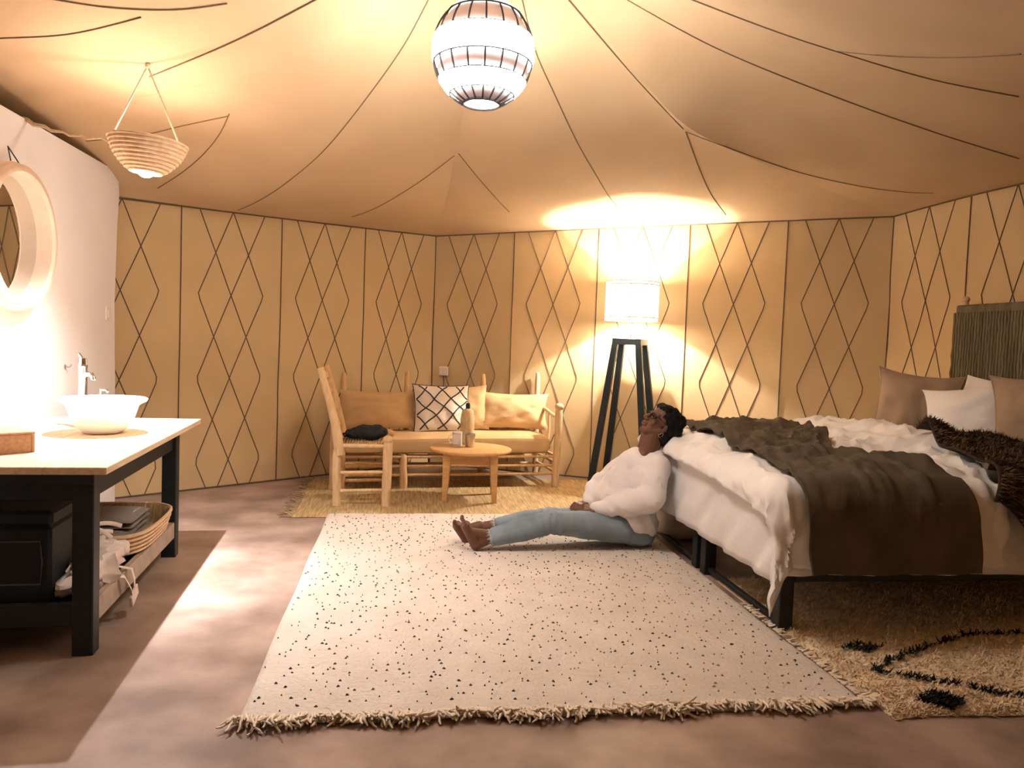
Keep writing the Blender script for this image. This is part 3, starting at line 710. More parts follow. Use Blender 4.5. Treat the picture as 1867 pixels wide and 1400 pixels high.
for q, (z, x) in enumerate(((.56, -.195), (.68, -.222), (.80, -.258), (.91, -.29))): MB().box((x, 0, z), (.016, .37, .06), .006, Matrix.Rotation(-.3, 3, 'Y')).build('back_slat', LOGD, ch)
for k in range(16): MB().tube([(-.16+.02*k+.01, -.20, .43), (-.16+.02*k+.01, -.12, .444), (-.16+.02*k+.01, .12, .444), (-.16+.02*k+.01, .20, .43)], .0105, n=6, squash=.6).build('seat_strand', STRAW, ch)
def cloth_blob(parts, name, m_, parent, vox=.008, sm=5, amp=.006, fs=14, seed=0, org=(0, 0, 0)):
    mb = MB()
    for p in parts: mb.ell(*p) if p[0] != 'c' else mb.cap(*p[1:])
    me = remesh(mb, name, vox, sm, org)
    for v in me.vertices:
        d = fbm((v.co.x*fs+seed, v.co.y*fs, v.co.z*fs), 1, 3); v.co += v.normal*(amp*d)
    return link(name, me, m_, parent)
hb = thing('cloth_bag', (-.26, 5.66, .452), 'slouchy black cloth bag lying on the chair seat', 'bag')
cloth_blob([((.03, 0, .05), (.13, .12, .055)), ((-.05, .02, .04), (.09, .10, .04)), ((.09, -.02, .055), (.07, .09, .05))], 'bag_body', DARKCLOTH, hb, amp=.018, fs=11)
MB().tube([(-.06, -.09, .03), (-.12, -.09, .055), (-.155, -.06, .045), (-.15, -.02, .02), (-.10, -.0, .03)], .007, n=6).build('handle', DARKCLOTH, hb)

# ------------------------------------------------------------------ coffee table and what stands on it
CTX, CTY, CTZ = .525, 5.80, .385
ct = thing('coffee_table', (CTX, CTY, 0), 'round honey pine coffee table on four tapered legs', 'table', rz=math.radians(-5))
MB().lathe([(.001, CTZ-.028), (.295, CTZ-.028), (.308, CTZ-.022), (.312, CTZ-.012), (.308, CTZ-.003), (.298, CTZ), (.001, CTZ)], n=56).build('table_top', PINE, ct)
for sx in (-1, 1):
    for sy, kx in ((-1, .185), (1, .185)):
        MB().bar((sx*kx, sy*.17, 0), (sx*(kx-.012), sy*.165, CTZ-.027), .036, .036, .003, w1=.062, d1=.05).build('leg', PINE, ct, smooth=False)
for sy in (-1, 1): MB().box((0, sy*.166, CTZ-.068), (.30, .022, .078), .002).build('apron', PINE, ct, smooth=False)
for sx in (-1, 1): MB().box((sx*.170, 0, CTZ-.068), (.022, .29, .078), .002).build('apron', PINE, ct, smooth=False)
p = onz(833, 814, CTZ); mg = thing('tin_mug', (p.x, p.y, CTZ), 'off-white enamel mug standing on the coffee table', 'mug')
MB().lathe([(.001, 0), (.037, 0), (.039, .004), (.038, .105), (.040, .11), (.036, .108), (.035, .006), (.001, .006)], n=24).build('cup', CERAM, mg)
MB().tube([(-.037, 0, .085), (-.06, 0, .08), (-.064, 0, .05), (-.055, 0, .03), (-.037, 0, .025)], .005, n=6).build('handle', CERAM, mg)
for z in (.012, .098): MB().tube([(.0395*math.cos(a*PI/12), .0395*math.sin(a*PI/12), z) for a in range(24)], .0025, n=5, closed=True).build('rim_line', STEEL, mg)
p = onz(856, 816, CTZ); cu = thing('steel_tumbler', (p.x, p.y, CTZ), 'brushed steel tumbler standing on the coffee table', 'cup')
MB().lathe([(.001, 0), (.033, 0), (.036, .004), (.042, .095), (.042, .10), (.0395, .10), (.034, .008), (.001, .008)], n=24).build('cup', STEEL, cu)
MB().tube([(.0425*math.cos(a*PI/12), .0425*math.sin(a*PI/12), .099) for a in range(24)], .002, n=5, closed=True).build('rim', STEEL, cu)
bt = thing('wrapped_bottle', (.508, 5.985, CTZ), 'tall straw-wrapped bottle with dark stopper on the coffee table', 'bottle')
MB().lathe([(.001, 0), (.050, 0), (.054, .01), (.054, .20), (.050, .235), (.044, .262), (.028, .275), (.020, .28), (.001, .28)], n=28, wob=lambda a, z: .012*math.sin(z*420)).build('body', CANDLE, bt)
MB().lathe([(.001, 0), (.016, 0), (.018, .03), (.014, .045), (.001, .047)], (0, 0, .278), 16).build('stopper', DARKCLOTH, bt)

# ------------------------------------------------------------------ bed
X0, X1, Y0, Y1 = 1.62, 3.62, 3.03, 4.84
bed = thing('double_bed', (2.6, 3.93, 0), 'low double bed with black slatted base and two white mattresses', 'bed')
BO = (2.6, 3.93, 0)
def bb(c, d, name, m_, bev=.004, par=None): return MB().box((c[0]-BO[0], c[1]-BO[1], c[2]), d, bev).build(name, m_, par or bed, smooth=False)
for x in (1.65, 3.56):
    for y in (3.06, 3.88, 4.0, 4.80): bb((x, y, .135), (.065, .065, .27), 'leg', BLACKM)
for y in (3.06, 3.88, 4.0, 4.80): bb((2.605, y, .25), (1.84, .05, .06), 'side_rail', BLACKM)
for y0, y1 in ((3.095, 3.845), (4.035, 4.765)):
    bb((1.65, (y0+y1)/2, .25), (.05, y1-y0, .06), 'end_rail', BLACKM); bb((1.65, (y0+y1)/2, .03), (.03, y1-y0, .025), 'stretcher', BLACKM)
    bb((3.56, (y0+y1)/2, .25), (.05, y1-y0, .06), 'end_rail', BLACKM)
    for k in range(12): bb((1.78+k*.15, (y0+y1)/2, .287), (.07, y1-y0+.08, .012), 'slat', BLACKW, .002)
for y0, y1 in ((Y0, 3.93), (3.935, Y1)): bb(((X0+X1)/2, (y0+y1)/2, .443), (X1-X0, y1-y0, .296), 'mattress', WHITE, .03)
# headboard on the right tent wall
hbd = thing('headboard', (3.70, 3.95, 0), 'olive woven rush headboard panel with wooden posts behind the pillows', 'headboard')
MB().box((0, 0, .98), (.05, 1.58, 1.16), .012).build('woven_panel', WEAVE, hbd)
for k in range(64):
    y = -.78+k*1.56/63; MB().tube([(-.026, y+.004*math.sin(z*9+k), .42+z*.0572*1.0) for z in range(20)], [.011+.003*((z+k) % 2) for z in range(20)], n=5).build('rush_cord', WEAVE, hbd)
for s in (-1, 1): log((.02, s*.755, 0), (.02, s*.755, 1.60), .028, .024, 120+s, 'post', LOG, hbd, True)

def ridge(a, b, f, s): return (1-abs(fbm((a*f+s, b*f*.8-a*f*.3, s), 1, 3)))**4
def drape(name, edge, zt, r, m_, fold=.012, wrk=0.0, wf=6.0, hem=.06, nu=60, nv=60, top=None, seed=0, thick=.0, org=None, label=None, cat_=None, sides='fny', far_lim=.25):
    # edge(u,v) -> flat cloth coordinates (a,b); the cloth lies on the bed top and hangs over foot, near and far sides
    def fn(u, v):
        a, b = edge(u, v)
        dx = max(X0-a, 0); dn = max(Y0-b, 0); df = max(b-Y1, 0); dy = dn if dn > 0 else df; sg = -1 if dn > 0 else 1
        d = math.hypot(dx, dy); x, y = max(a, X0), min(max(b, Y0), Y1)
        w = top(x, y) if top else 0
        wr = wrk*ridge(a, b, wf, seed) if wrk else 0
        if d > 0:
            ux, uy = -dx/d, sg*dy/d
            if d < r*PI/2: out, drop = r*math.sin(d/r), r*(1-math.cos(d/r))
            else: out, drop = r, r+(d-r*PI/2)
            per = a*1.0+b*1.0
            k = sstep(.02, .3, drop)
            cr = min(dx, dy)/max(dx, dy, 1e-6); out += .16*drop*cr
            out += fold*k*(math.sin(per*19+seed)+.6*math.sin(per*37+seed*2+drop*3)) + fold*k
            out += wr*min(1, drop/.05); x += ux*out; y += uy*out; w *= max(0, 1-drop/.15)
            z = max(zt - drop, hem) + w + wr*max(0, 1-drop/.05)
        else: z = zt + w + wr
        return Vector((x, y, z))
    m = MB(); m.grid(fn, nu, nv)
    o = m.build(name, m_, None, org=org or (2.6, 3.93, 0)); o.location = org or (2.6, 3.93, 0)
    if thick: s = o.modifiers.new('thickness', 'SOLIDIFY'); s.thickness = thick; s.offset = 0
    if label: tag(o, label, cat_)
    return o
# flat sheet: long drop over the foot
drape('bed_sheet', lambda u, v: (lerp(1.62-.40, 3.5, u), lerp(3.03-.36, Y1+.25, v)), .606, .03, SHEET, fold=.009, wrk=.008, wf=4, hem=.10, nu=70, nv=80, seed=1, thick=.003, label='smooth white bed sheet hanging over the foot of the bed', cat_='bed sheet')
def puff(x, y):
    h = .030
    h += .10*math.exp(-((x-2.85+.1*(y-4))/.26)**2)*sstep(3.2, 3.7, y)                  # ridge at the head side of the blanket
    h += .04*fbm((x*2.6, y*2.6, 3), 1, 3) + .016*(1-abs(fbm((x*5+y*2, y*4.5-x*2, 1), 1, 3)))**3 + .012*fbm((x*11+y*4, y*8, 1), 1, 2)
    e = min(sstep(X0-.02, X0+.16, x), sstep(Y0-.02, Y0+.14, y), 1)
    return .01+max(h, .012)*(.35+.65*e)
def duv_edge(u, v):
    b = lerp(Y0-.36, Y1+.10, v)
    l = interp([(2.6, 1.42), (2.85, 1.42), (3.1, 1.46), (3.6, 1.50), (4.3, 1.52), (4.94, 1.56)], b)
    r = interp([(2.6, 2.58), (2.85, 2.60), (3.05, 2.60), (3.3, 2.72), (3.7, 3.0), (4.2, 3.12), (4.94, 3.15)], b)
    return lerp(l, r, u), b
drape('white_duvet', duv_edge, .628, .07, WHITE, fold=.012, wrk=.022, wf=5.0, hem=.12, nu=110, nv=120, top=puff, seed=4, thick=.012, label='puffy creased white duvet spread over the bed', cat_='duvet')
def puffb(x, y):
    g_ = y*1.0+x*.28+.10*fbm((x*2.2, y*3, 2), 1, 2)
    c = .030*(.5+.5*math.sin(g_*26+1.2*math.sin(x*6)))**2*sstep(3.5, 3.95, y)*(.5+.5*sstep(-.5, .4, fbm((x*3.3, y*3.3, 9), 1, 2))) + .02*max(0, fbm((x*5+y*4, y*3.2, 5), 1, 3))+.012*max(0, fbm((x*13, y*9, 5), 1, 2))
    return puff(x, y)+.022*ridge(x, y, 5.0, 4)+.018+c
def bl_edge(u, v):
    b = lerp(Y0-.415, Y1+.06, v)
    l = interp([(2.6, 1.665), (3.0, 1.655), (3.4, 1.69), (3.9, 1.72), (4.5, 1.76), (4.9, 1.80)], b)
    r = interp([(2.6, 2.47), (2.95, 2.40), (3.25, 2.36), (3.5, 2.25), (3.62, 2.16), (3.8, 2.26), (4.1, 2.44), (4.5, 2.50), (4.9, 2.46)], b)
    return lerp(l, r, u)+.02*math.sin(b*9)*(u-.5), b
drape('brown_blanket', bl_edge, .636, .13, BROWN, fold=.008, wrk=.010, wf=4.0, hem=.12, nu=90, nv=120, top=puffb, seed=9, thick=.008, label='dark brown blanket laid across the duvet and hanging to the floor side', cat_='blanket')
# fur throw
fr = thing('fur_throw', (2.95, 3.35, .6), 'rumpled brown fur throw at the head end of the bed', 'throw')
FO = (2.95, 3.35, .6)
def fur_edge(u, v):
    b = lerp(Y0-.20-.28*sstep(0, .4, u), 3.80-.12*u, v); return lerp(2.50+.25*v+.02*math.sin(v*9), 3.52, u), b
def fur_top(x, y): return .06 + .05*math.exp(-((y-3.7)/.12)**2) + .06*math.exp(-(((x-2.78)/.12)**2+((y-3.72)/.16)**2)) + .03*fbm((x*4, y*4, 7), 1, 2)
fm = MB()
def fur_fn(u, v):
    a, b = fur_edge(u, v); dn = max(Y0-b, 0); y = max(b, Y0); r = .125
    out, drop = (r*math.sin(dn/r), r*(1-math.cos(dn/r))) if dn < r*PI/2 else (r, r+dn-r*PI/2)
    return Vector((a, y-out, .70-drop+fur_top(a, y)*max(0, 1-drop/.25)))
fm.grid(fur_fn, 40, 44); fo = fm.build('hide', FURB, fr, org=FO); so_ = fo.modifiers.new('thickness', 'SOLIDIFY'); so_.thickness = .012; so_.offset = -1
hm = MB(); rnd = random.Random(3)
for k in range(14000):
    u, v = rnd.random(), rnd.random(); p = fur_fn(u, v); e = .01
    n = (fur_fn(min(u+e, 1), v)-fur_fn(max(u-e, 0), v)).cross(fur_fn(u, min(v+e, 1))-fur_fn(u, max(v-e, 0))).normalized()
    d = (n*.55 + Vector((rnd.uniform(-.6, .6), rnd.uniform(-.9, .1), rnd.uniform(-.7, .1)))).normalized(); L = rnd.uniform(.02, .04)
    s_ = d.cross(n).normalized()*.0035; hm.add([p-s_, p+s_, p+d*L], [(0, 1, 2)])
tag(hm.build('fur', FURM, fr, org=FO, autosm=False), None, kind='stuff')
# pillows on the bed
pillow('square_pillow', .50, .50, .20, TAUPE, facing(Vector((3.25, 4.50, .87)), (-.62, -.76, .24), spin=-.09), 'taupe square pillow standing at the far side of the headboard', 'pillow', seed=21, piping=TAUPE, pinch=.15)
pillow('square_pillow', .54, .54, .20, TAUPE, facing(Vector((3.33, 3.56, .88)), (-.80, -.55, .22), spin=.10), 'taupe square pillow leaning in front of the white pillows', 'pillow', seed=24, piping=TAUPE, pinch=.14)
pillow('bed_pillow', .62, .46, .26, WHITE, facing(Vector((3.28, 4.00, .855)), (-.78, -.42, .46), spin=.20), 'plump white pillow between the two taupe pillows', 'pillow', seed=27, pinch=.14)
pillow('bed_pillow', .74, .48, .17, WHITE, facing(Vector((3.51, 4.12, .865)), (-.95, -.05, .42), spin=-.05), 'white pillow lying flat against the headboard behind the plump one', 'pillow', seed=29, pinch=.10)
fc = pillow('floor_cushion', .5, .34, .20, KILIM, Matrix.Translation((1.80, 4.62, .10)) @ Matrix.Rotation(.2, 4, 'Z'), 'pale floor cushion under the foot of the bed behind the seated woman', 'cushion', seed=33, pinch=.04)
# ------------------------------------------------------------------ seated woman
def pw(px, py, y): p = ony(px, py, y); return Vector((p.x, p.y, p.z+.012))
PO = Vector((1.40, 4.38, .02))
hipN, kneeN, ankN = pw(1134, 966, 4.32), pw(1003, 956, 4.29), pw(893, 984, 4.28)
hipF, kneeF, ankF = pw(1136, 958, 4.48), pw(1000, 949, 4.47), pw(876, 967, 4.45)
shN, elN, wrN = pw(1201, 852, 4.26), pw(1188, 914, 4.20), pw(1092, 931, 4.32)
shF, elF, wrF = pw(1146, 846, 4.57), pw(1090, 890, 4.60), pw(1074, 920, 4.47)
hc = pw(1203, 776, 4.40)
Fv = Vector((-.755, -.20, .63)).normalized(); Uv = Vector((.64, .02, .76)); Uv = (Uv-Fv*Uv.dot(Fv)).normalized(); Sv = Fv.cross(Uv)
HM = Matrix((Sv, Fv, Uv)).transposed()      # local (side, forward, up)
def hd(s, f, u): return hc + Sv*s + Fv*f + Uv*u
body = MB()
pel = pw(1150, 965, 4.40)
body.ell(pel, (.10, .14, .085)); body.ell(pw(1160, 912, 4.40), (.085, .12, .11)); body.ell(pw(1172, 866, 4.40), (.08, .125, .10))
body.cap(shF, shN, .045, .045); body.cap(pw(1180, 842, 4.40), pw(1194, 797, 4.40), .058, .052); body.cap(pw(1174, 830, 4.39), pw(1183, 792, 4.40), .045, .046); body.cap(pw(1178, 834, 4.39), pw(1189, 794, 4.39), .056, .052)
body.ell(pw(1172, 832, 4.37), (.045, .06, .045))
for h, k, a in ((hipN, kneeN, ankN), (hipF, kneeF, ankF)):
    body.cap(h, k, .07, .05); body.cap(k, k.lerp(a, .35), .05, .052); body.cap(k.lerp(a, .35), a, .052, .036)
for s, e, w in ((shN, elN, wrN), (shF, elF, wrF)): body.cap(s, e, .042, .036); body.cap(e, w, .036, .024)
def foot(ank, heel, ball, inner, mb):
    # toes point up, sole away from the body; inner = +1 when the big toe is on the +y side
    mb.cap(ank, heel, .036, .032); mb.ell(heel, (.031, .032, .034)); mb.cap(heel, ball, .031, .030)
    up = (ball-heel).normalized(); wd_ = Vector((0, 1, 0)); bk = up.cross(wd_).normalized()
    for q in (-1, 1): mb.cap(heel.lerp(ball, .25)+wd_*.008*q, ball+wd_*.026*q, .028, .023)
    mb.cap(ank+up*.015, ball.lerp(heel, .35)+Vector((.012, 0, 0)), .034, .026)
    for q in range(5):
        o = (q-2)/2*.047*inner*-1; L = (.034, .036, .033, .028, .022)[q]; r = (.0118, .0078, .0075, .0072, .0068)[q]
        b = ball+wd_*(o)+up*(.014-.005*q*.6); mid = b+up*L*.55+Vector((-.004, 0, 0)); tip = b+up*L+Vector((.004, 0, 0))
        mb.cap(b, mid, r*1.05, r); mb.cap(mid, tip, r, r*.95)
foot(ankN, pw(867, 996, 4.265), pw(849, 962, 4.245), 1, body)
foot(ankF, pw(850, 985, 4.45), pw(834, 962, 4.43), -1, body)
def hand(w, fwd, nrm, thumb, mb, curl=.7, L=1.0):
    f, n = Vector(fwd).normalized(), Vector(nrm).normalized(); n = (n-f*n.dot(f)).normalized(); s = f.cross(n)
    for q in range(4):
        o = (q-1.5)*.0185; mb.cap(w+s*o*.5+f*.012, w+f*.082+s*o, .0145, .0115)
    for q in range(4):
        o = (q-1.5)*.0195; l1, l2 = (.036, .042, .040, .031)[q], (.036, .042, .040, .030)[q]
        k = w+f*.084+s*o+n*.003; d1 = (f*math.cos(curl)-n*math.sin(curl)).normalized(); d2 = (f*math.cos(curl*2.1)-n*math.sin(curl*2.1)).normalized()
        a = k+d1*l1; mb.cap(k, a, .0102, .0088); mb.cap(a, a+d2*l2, .0088, .0074)
    t0 = w+f*.025+s*thumb*.024; t1 = t0+f*.035+s*thumb*.022-n*.012; t2 = t1+f*.032+s*thumb*.002-n*.010
    mb.cap(t0, t1, .0145, .0115); mb.cap(t1, t2, .0112, .009)
hand(wrF, pw(1040, 926, 4.42)-wrF, (-.25, -.15, 1), 1, body, .62)
hand(wrN, pw(1045, 930, 4.38)-wrN, (-.1, -.35, 1), -1, body, .55)
# head
body.ell(hd(0, -.012, .035), (.073, .092, .082), HM); body.ell(hd(0, .020, -.030), (.058, .064, .088), HM)
body.ell(hd(0, .055, -.090), (.026, .028, .022), HM)
for q in (-1, 1):
    body.cap(hd(.050*q, .0, -.045), hd(.020*q, .055, -.092), .024, .020)
    body.ell(hd(.036*q, .062, -.028), (.022, .018, .022), HM)
    body.cap(hd(.010*q, .083, .022), hd(.046*q, .068, .020), .010, .009)
    body.ell(hd(.073*q, -.012, -.012), (.010, .018, .031), HM)
    body.ell(hd(.012*q, .092, -.034), (.009, .011, .008), HM)
body.cap(hd(0, .084, .012), hd(0, .106, -.029), .0085, .0125)
body.cap(hd(-.018, .084, -.056), hd(.018, .084, -.056), .0075, .0075); body.ell(hd(0, .090, -.055), (.014, .009, .007), HM)
body.cap(hd(-.015, .083, -.067), hd(.015, .083, -.067), .0085, .0085)
bme = remesh(body, 'person', .0038, 3, tuple(PO))
person = link('person', bme, SKIN, None, loc=tuple(PO))
tag(person, 'woman in white blouse and jeans sitting barefoot on the rug leaning on bed', 'person')
def kid(name, me, m_): o = link(name, me, m_, person); return o
for q in (-1, 1):
    e = MB(); e.ell(hd(.031*q, .070, .002), (.0125, .0125, .0115), HM, n=10); kid('eye', e.mesh('eye', True, tuple(PO)), GLASSD)
    e = MB(); e.cap(hd(.018*q, .0835, .002), hd(.044*q, .0765, .001), .0035, .003); kid('eyelash', e.mesh('eyelash', True, tuple(PO)), HAIR)
gls = MB()
for q in (-1, 1):
    gls.tube([hd(.033*q+.024*math.cos(a*PI/10), .094-.006*abs(q*.033+.024*math.cos(a*PI/10))/.05, .0+.019*math.sin(a*PI/10)) for a in range(20)], .0024, n=5, closed=True)
    gls.tube([hd(.057*q, .088, .006), hd(.073*q, .05, .008), hd(.078*q, -.01, .008)], .0022, n=5)
gls.tube([hd(-.010, .096, .004), hd(0, .099, .007), hd(.010, .096, .004)], .0022, n=5)
kid('eyeglasses', gls.mesh('eyeglasses', True, tuple(PO)), WIRE)
lip = MB(); lip.cap(hd(-.016, .0905, -.0615), hd(.016, .0905, -.0615), .0035, .0035); kid('lips', lip.mesh('lips', True, tuple(PO)), mat('lip skin', (.16, .05, .04), rough=.5))
ear = MB(); ear.tube([hd(-.082+.001*k, -.012+.012*math.cos(a*PI/8), -.058+.014*math.sin(a*PI/8)) for k, a in enumerate(range(16))], .0016, n=5, closed=True)
kid('earring', ear.mesh('earring', True, tuple(PO)), GOLD)
hair = MB()
hair.ell(hd(0, -.024, .048), (.084, .098, .086), HM); hair.ell(hd(0, -.075, .0), (.080, .062, .085), HM)
hair.ell(hd(0, -.068, -.055), (.066, .045, .055), HM); hair.cap(hd(-.06, -.03, -.01), hd(-.058, -.045, -.06), .03, .03); hair.cap(hd(.06, -.03, -.01), hd(.058, -.045, -.06), .03, .03)
hair.cap(hd(0, -.08, .05), pw(1236, 773, 4.41), .075, .052); hair.ell(pw(1226, 788, 4.41), (.055, .075, .04)); hair.cap(hd(-.045, .055, .085), hd(.05, .05, .088), .022, .02)
hme = remesh(hair, 'hair', .007, 2, tuple(PO))
for v in hme.vertices: v.co += v.normal*(.009*fbm(v.co*38, 1, 3)+.004*fbm(v.co*90, 1, 2))
kid('hair', hme, HAIR)
# blouse
sh_ = MB()
sh_.ell(pw(1152, 948, 4.40), (.135, .185, .085)); sh_.ell(pw(1166, 958, 4.40), (.10, .165, .075)); sh_.ell(pw(1158, 915, 4.40), (.128, .175, .115)); sh_.ell(pw(1168, 872, 4.40), (.118, .165, .115))
sh_.cap(shF, shN, .066, .068); sh_.ell(pw(1176, 846, 4.40), (.085, .14, .058)); sh_.ell(pw(1194, 832, 4.41), (.045, .10, .035))
sh_.cap(pw(1142, 855, 4.48), pw(1106, 912, 4.46), .075, .085); sh_.ell(pw(1122, 920, 4.44), (.10, .11, .07))
sh_.cap(shN, elN, .068, .072); sh_.cap(elN, elN.lerp(wrN, .5), .074, .072); sh_.cap(elN.lerp(wrN, .5), wrN.lerp(elN, -.06), .072, .038)
sh_.cap(shF, elF, .066, .066); sh_.cap(elF, elF.lerp(wrF, .55), .066, .060); sh_.cap(elF.lerp(wrF, .55), wrF, .060, .034)
sh_.cap(pw(1160, 850, 4.40), pw(1125, 925, 4.40), .10, .11)
sme = remesh(sh_, 'blouse', .009, 22, tuple(PO))
ax_ = Vector((.62, 0, -.78))
for v in sme.vertices:
    p = v.co+PO; w = fbm((p.x*9+p.z*7, p.y*5, p.z*3-p.x*3), 1, 3); st = math.sin((p.x*1.0+p.z*.55)*52+p.y*14+4*fbm(p*4, 1, 2))
    dn = (p-pw(1178, 835, 4.40)).length
    rg = (1-abs(fbm((p.x*7+p.z*5, p.y*4, p.z*2.2-p.x*2.2), 1, 3)))**5
    v.co += v.normal*((.005*w+.006*st+.005*rg)*sstep(.05, .16, dn)+.006)
kid('blouse', sme, SHIRT)
# jeans
jn = MB()
jn.ell(pw(1152, 968, 4.40), (.125, .165, .095)); jn.ell(pw(1162, 975, 4.40), (.10, .15, .075))
for h, k, a, e in ((hipN, kneeN, ankN, .90), (hipF, kneeF, ankF, .70)):
    jn.cap(h, k, .096, .070); jn.cap(k, k.lerp(a, .45), .070, .068); jn.cap(k.lerp(a, .4), k.lerp(a, e), .068, .054)
jme = remesh(jn, 'jeans', .008, 6, tuple(PO))
for v in jme.vertices:
    p = v.co+PO; kd = min((p-kneeN).length, (p-kneeF).length)
    w = fbm((p.x*13, p.y*8, p.z*9), 1, 3); fold_ = math.sin(p.x*150+4*fbm(p*5, 1, 2))*math.exp(-(kd/.10)**2)
    v.co += v.normal*(.005*w+.004*fold_); v.co.z = max(v.co.z, -.004)
jo = kid('jeans', jme, JEANS)
fr_ = MB(); rr = random.Random(5)
for k, a, e in ((kneeN, ankN, .985), (kneeF, ankF, .80)):
    ax = (a-k).normalized(); c = k.lerp(a, e); s1 = ax.orthogonal().normalized(); s2 = ax.cross(s1)
    for q in range(70):
        t = 2*PI*q/70; d = s1*math.cos(t)+s2*math.sin(t); p = c+d*.050; L = rr.uniform(.008, .03); w = ax.cross(d)*.0016
        e2 = p+ax*L+d*rr.uniform(-.008, .006); fr_.add([p-w, p+w, e2+w*.5, e2-w*.5], [(0, 1, 2, 3)])
tag(link('frayed_hem', fr_.mesh('frayed_hem', False, tuple(PO)), mat('pale denim thread', (.50, .52, .53), rough=.9), jo), None, kind='stuff')

# ------------------------------------------------------------------ rugs
RX0, RX1, RY0, RY1, RT_ = -.475, 1.605, 2.37, 5.205, .017
rug = thing('dotted_rug', ((RX0+RX1)/2, (RY0+RY1)/2, 0), 'large cream wool rug scattered with small black tufts', 'rug')
RO = ((RX0+RX1)/2, (RY0+RY1)/2, 0)
def rugp(u, v):
    x = lerp(RX0, RX1, u)+.003*math.sin(v*17)*(abs(2*u-1)); y = lerp(RY0, RY1, v)+.008*math.sin(u*23)*abs(2*v-1)
    e = min(u, 1-u)*(RX1-RX0); f = min(v, 1-v)*(RY1-RY0); k = sstep(-.003, .02, min(e, f))
    return Vector((x, y, .002+RT_*k+.0022*fbm((x*26, y*26, 0), 1, 2)*k+.003*fbm((x*2.4, y*2.4, 4), 1, 2)*k))
m = MB(); m.grid(rugp, 180, 240); m.build('pile', RUGM, rug, org=RO)
dk = MB(); rd = random.Random(11); sp_ = .056
nx, ny = int((RX1-RX0-.06)/sp_), int((RY1-RY0-.08)/sp_)
for i in range(nx):
    for j in range(ny):
        if rd.random() < .06: continue
        x = RX0+.03+(i+.5+rd.uniform(-.75, .75))*sp_; y = RY0+.04+(j+.5+rd.uniform(-.75, .75))*sp_
        k_ = rd.random()**1.6; a, b = .003+.0062*k_, .0026+.0045*k_; th = rd.uniform(-.5, .5); z = rugp((x-RX0)/(RX1-RX0), (y-RY0)/(RY1-RY0)).z
        c, s = math.cos(th), math.sin(th)
        vs = [(x, y, z+.0065)]+[(x+a*math.cos(q*PI/3)*c-b*math.sin(q*PI/3)*s, y+a*math.cos(q*PI/3)*s+b*math.sin(q*PI/3)*c, z-.001) for q in range(6)]
        dk.add(vs, [(0, 1+q, 1+(q+1) % 6) for q in range(6)])
tag(dk.build('dark_tufts', TUFT, rug, org=RO), None, kind='stuff')
def strand(mb, p, d, L, r, rn, z0=.006, seg=4, droop=.6):
    pts = [Vector(p)]; d = Vector(d).normalized()
    for q in range(seg):
        d = (d+Vector((rn.uniform(-.55, .55), rn.uniform(-.35, .35), rn.uniform(-.5, .3)*droop))).normalized(); n_ = pts[-1]+d*(L/seg); n_.z = max(n_.z, z0); pts.append(n_)
    mb.tube(pts, [r, r, r*.95, r*.85, r*.5][:len(pts)], n=4, cap=False)
fg = MB(); rn = random.Random(2)
for q in range(760):
    u = rn.random(); x = lerp(RX0-.02, RX1+.02, u); strand(fg, (x, RY0+.015+rn.uniform(-.01, .012), RT_+.004+rn.uniform(-.006, .006)), (rn.uniform(-.6, .6), -1, .15), rn.uniform(.03, .07)*(1+.25*math.sin(u*31)), .0055, rn)
for q in range(150):
    v = rn.random()**1.6*.36; y = lerp(RY0, RY1, v); strand(fg, (RX1-.01, y, RT_), (1, rn.uniform(-.8, .4), .15), rn.uniform(.02, .055), .0045, rn)
for q in range(150): strand(fg, (rn.uniform(RX0, RX1), RY1-.004, RT_-.004), (rn.uniform(-.3, .3), 1, 0), rn.uniform(.008, .018), .003, rn)
tag(fg.build('fringe', RUGF, rug, org=RO, autosm=False), None, kind='stuff')

SX0, SX1, SY0, SY1 = 1.64, 3.45, 2.27, 3.75
shg = thing('shaggy_rug', ((SX0+SX1)/2, (SY0+SY1)/2, 0), 'shaggy beige rug with black diamond lines beside the bed', 'rug')
SO = ((SX0+SX1)/2, (SY0+SY1)/2, 0)
def shp(u, v):
    x, y = lerp(SX0, SX1, u), lerp(SY0, SY1, v)+.05*(u*.6)+.01*math.sin(u*19)*(1-v); e = min(u*1.8, (1-u)*1.8, v*1.4, (1-v)*1.4)
    return Vector((x, y, .002+.016*sstep(-.003, .03, e)+.004*fbm((x*8, y*8, 0), 1, 2)*sstep(0, .05, e)))
m = MB(); m.grid(shp, 70, 60); m.build('backing', SHAG, shg, org=SO)
ZZ = [onz(*p, .035) for p in [(1880, 1268), (1700, 1234), (1592, 1218), (1640, 1192), (1700, 1170), (1765, 1152), (1880, 1148)]]
DM = [(onz(1715, 1270, .035), .085, .062), (onz(1572, 1176, .035), .085, .045)]
def isdark(x, y):
    for a, b in zip(ZZ, ZZ[1:]):
        d = Vector((b.x-a.x, b.y-a.y)); t = min(max(((x-a.x)*d.x+(y-a.y)*d.y)/d.length_squared, 0), 1)
        if math.hypot(x-a.x-d.x*t, y-a.y-d.y*t) < .009+.003*math.sin(x*40): return True
    return any(abs(x-c.x)/w+abs(y-c.y)/h < 1 for c, w, h in DM)
pl, pd = MB(), MB(); rn = random.Random(8)
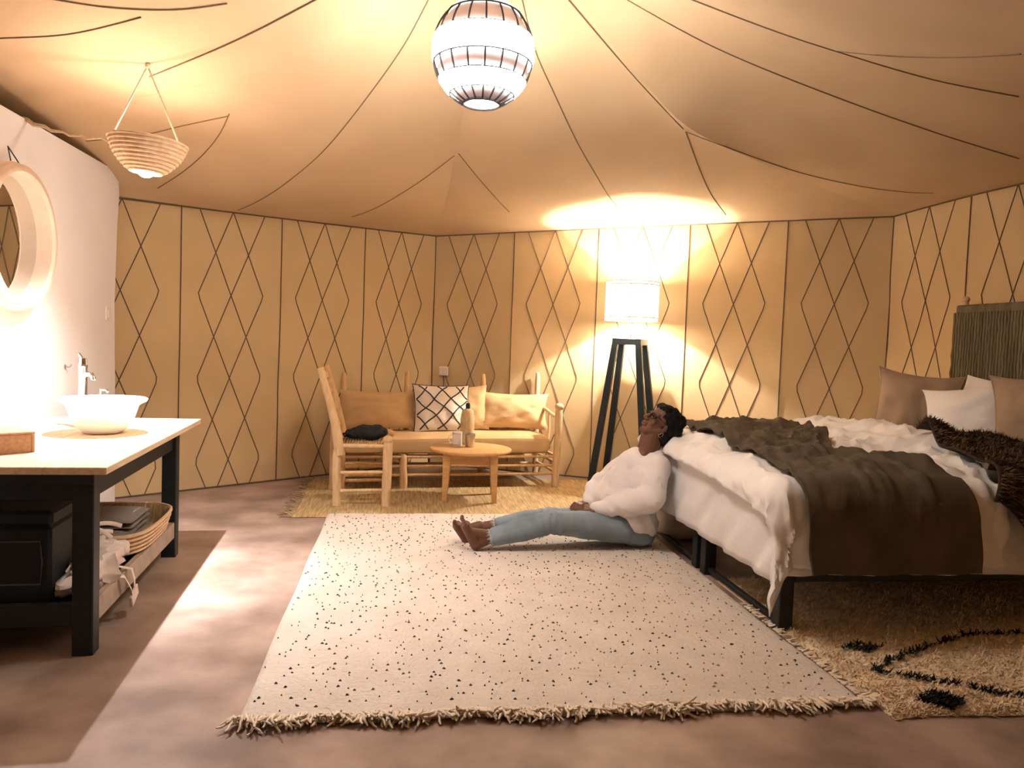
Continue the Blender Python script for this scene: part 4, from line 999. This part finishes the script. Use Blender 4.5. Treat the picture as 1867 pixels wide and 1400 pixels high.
for q in range(30000):
    u, v = rn.random(), rn.random()**1.5; p = shp(u, v); d = Vector((rn.uniform(-.8, .8), rn.uniform(-1.0, .3), rn.uniform(.15, .6))).normalized(); L = rn.uniform(.010, .022)
    s_ = Vector((d.y, -d.x, 0)).normalized()*.0026; dkk = isdark(p.x, p.y); (pd if dkk else pl).add([p-s_, p+s_, p+d*L+s_*.4, p+d*L-s_*.4], [(0, 1, 2, 3)])
    if dkk:
        for w_ in range(2):
            o_ = p+Vector((rn.uniform(-.01, .01), rn.uniform(-.01, .01), .006)); d = Vector((rn.uniform(-.8, .8), rn.uniform(-1, .3), .5)).normalized(); pd.add([o_-s_*1.4, o_+s_*1.4, o_+d*.024+s_*.6, o_+d*.024-s_*.6], [(0, 1, 2, 3)])
tag(pl.build('shag_pile', SHAG, shg, org=SO, autosm=False), None, kind='stuff')
tag(pd.build('black_shag_lines', SHAGD, shg, org=SO, autosm=False), None, kind='stuff')

TX0, TX1, TY0, TY1 = -.72, 1.50, 5.13, 6.02
stm = thing('straw_mat', ((TX0+TX1)/2, (TY0+TY1)/2, 0), 'flat woven straw mat under the sofa and coffee table', 'rug')
TO = ((TX0+TX1)/2, (TY0+TY1)/2, 0)
# laid square to the room; the back corners are trimmed by the tent walls
def mp(u, v):
    x = lerp(TX0, TX1+.42, u); back = min(6.62, 4.95+(x+2.9)*.773-.10, 7.4-(x-.27)*.4957-.10)
    y = lerp(TY0, back, v); return (x, y, .0045+.0016*math.sin(u*900)*(1 if 0 < v < 1 else 0)*.5)
m = MB(); m.grid(mp, 400, 8); m.add([mp(u, v)[:2]+(.0005,) for u, v in ((0, 0), (1, 0), (1, 1), (.45, 1), (0, 1))], [(4, 3, 2, 1, 0)]); m.build('straw_weave', STRAW, stm, org=TO)
fg = MB(); rn = random.Random(4)
for q in range(150):
    v = rn.random(); p = mp(0, v); strand(fg, (p[0]+.02, p[1], .006), (-1, rn.uniform(-.5, .25), .1), rn.uniform(.05, .13), .003, rn, z0=.003)
tag(fg.build('straw_fringe', STRAWD, stm, org=TO, autosm=False), None, kind='stuff')
for o in (sofa, ch, ct, hb, mg, cu, bt): o.location.z += .006
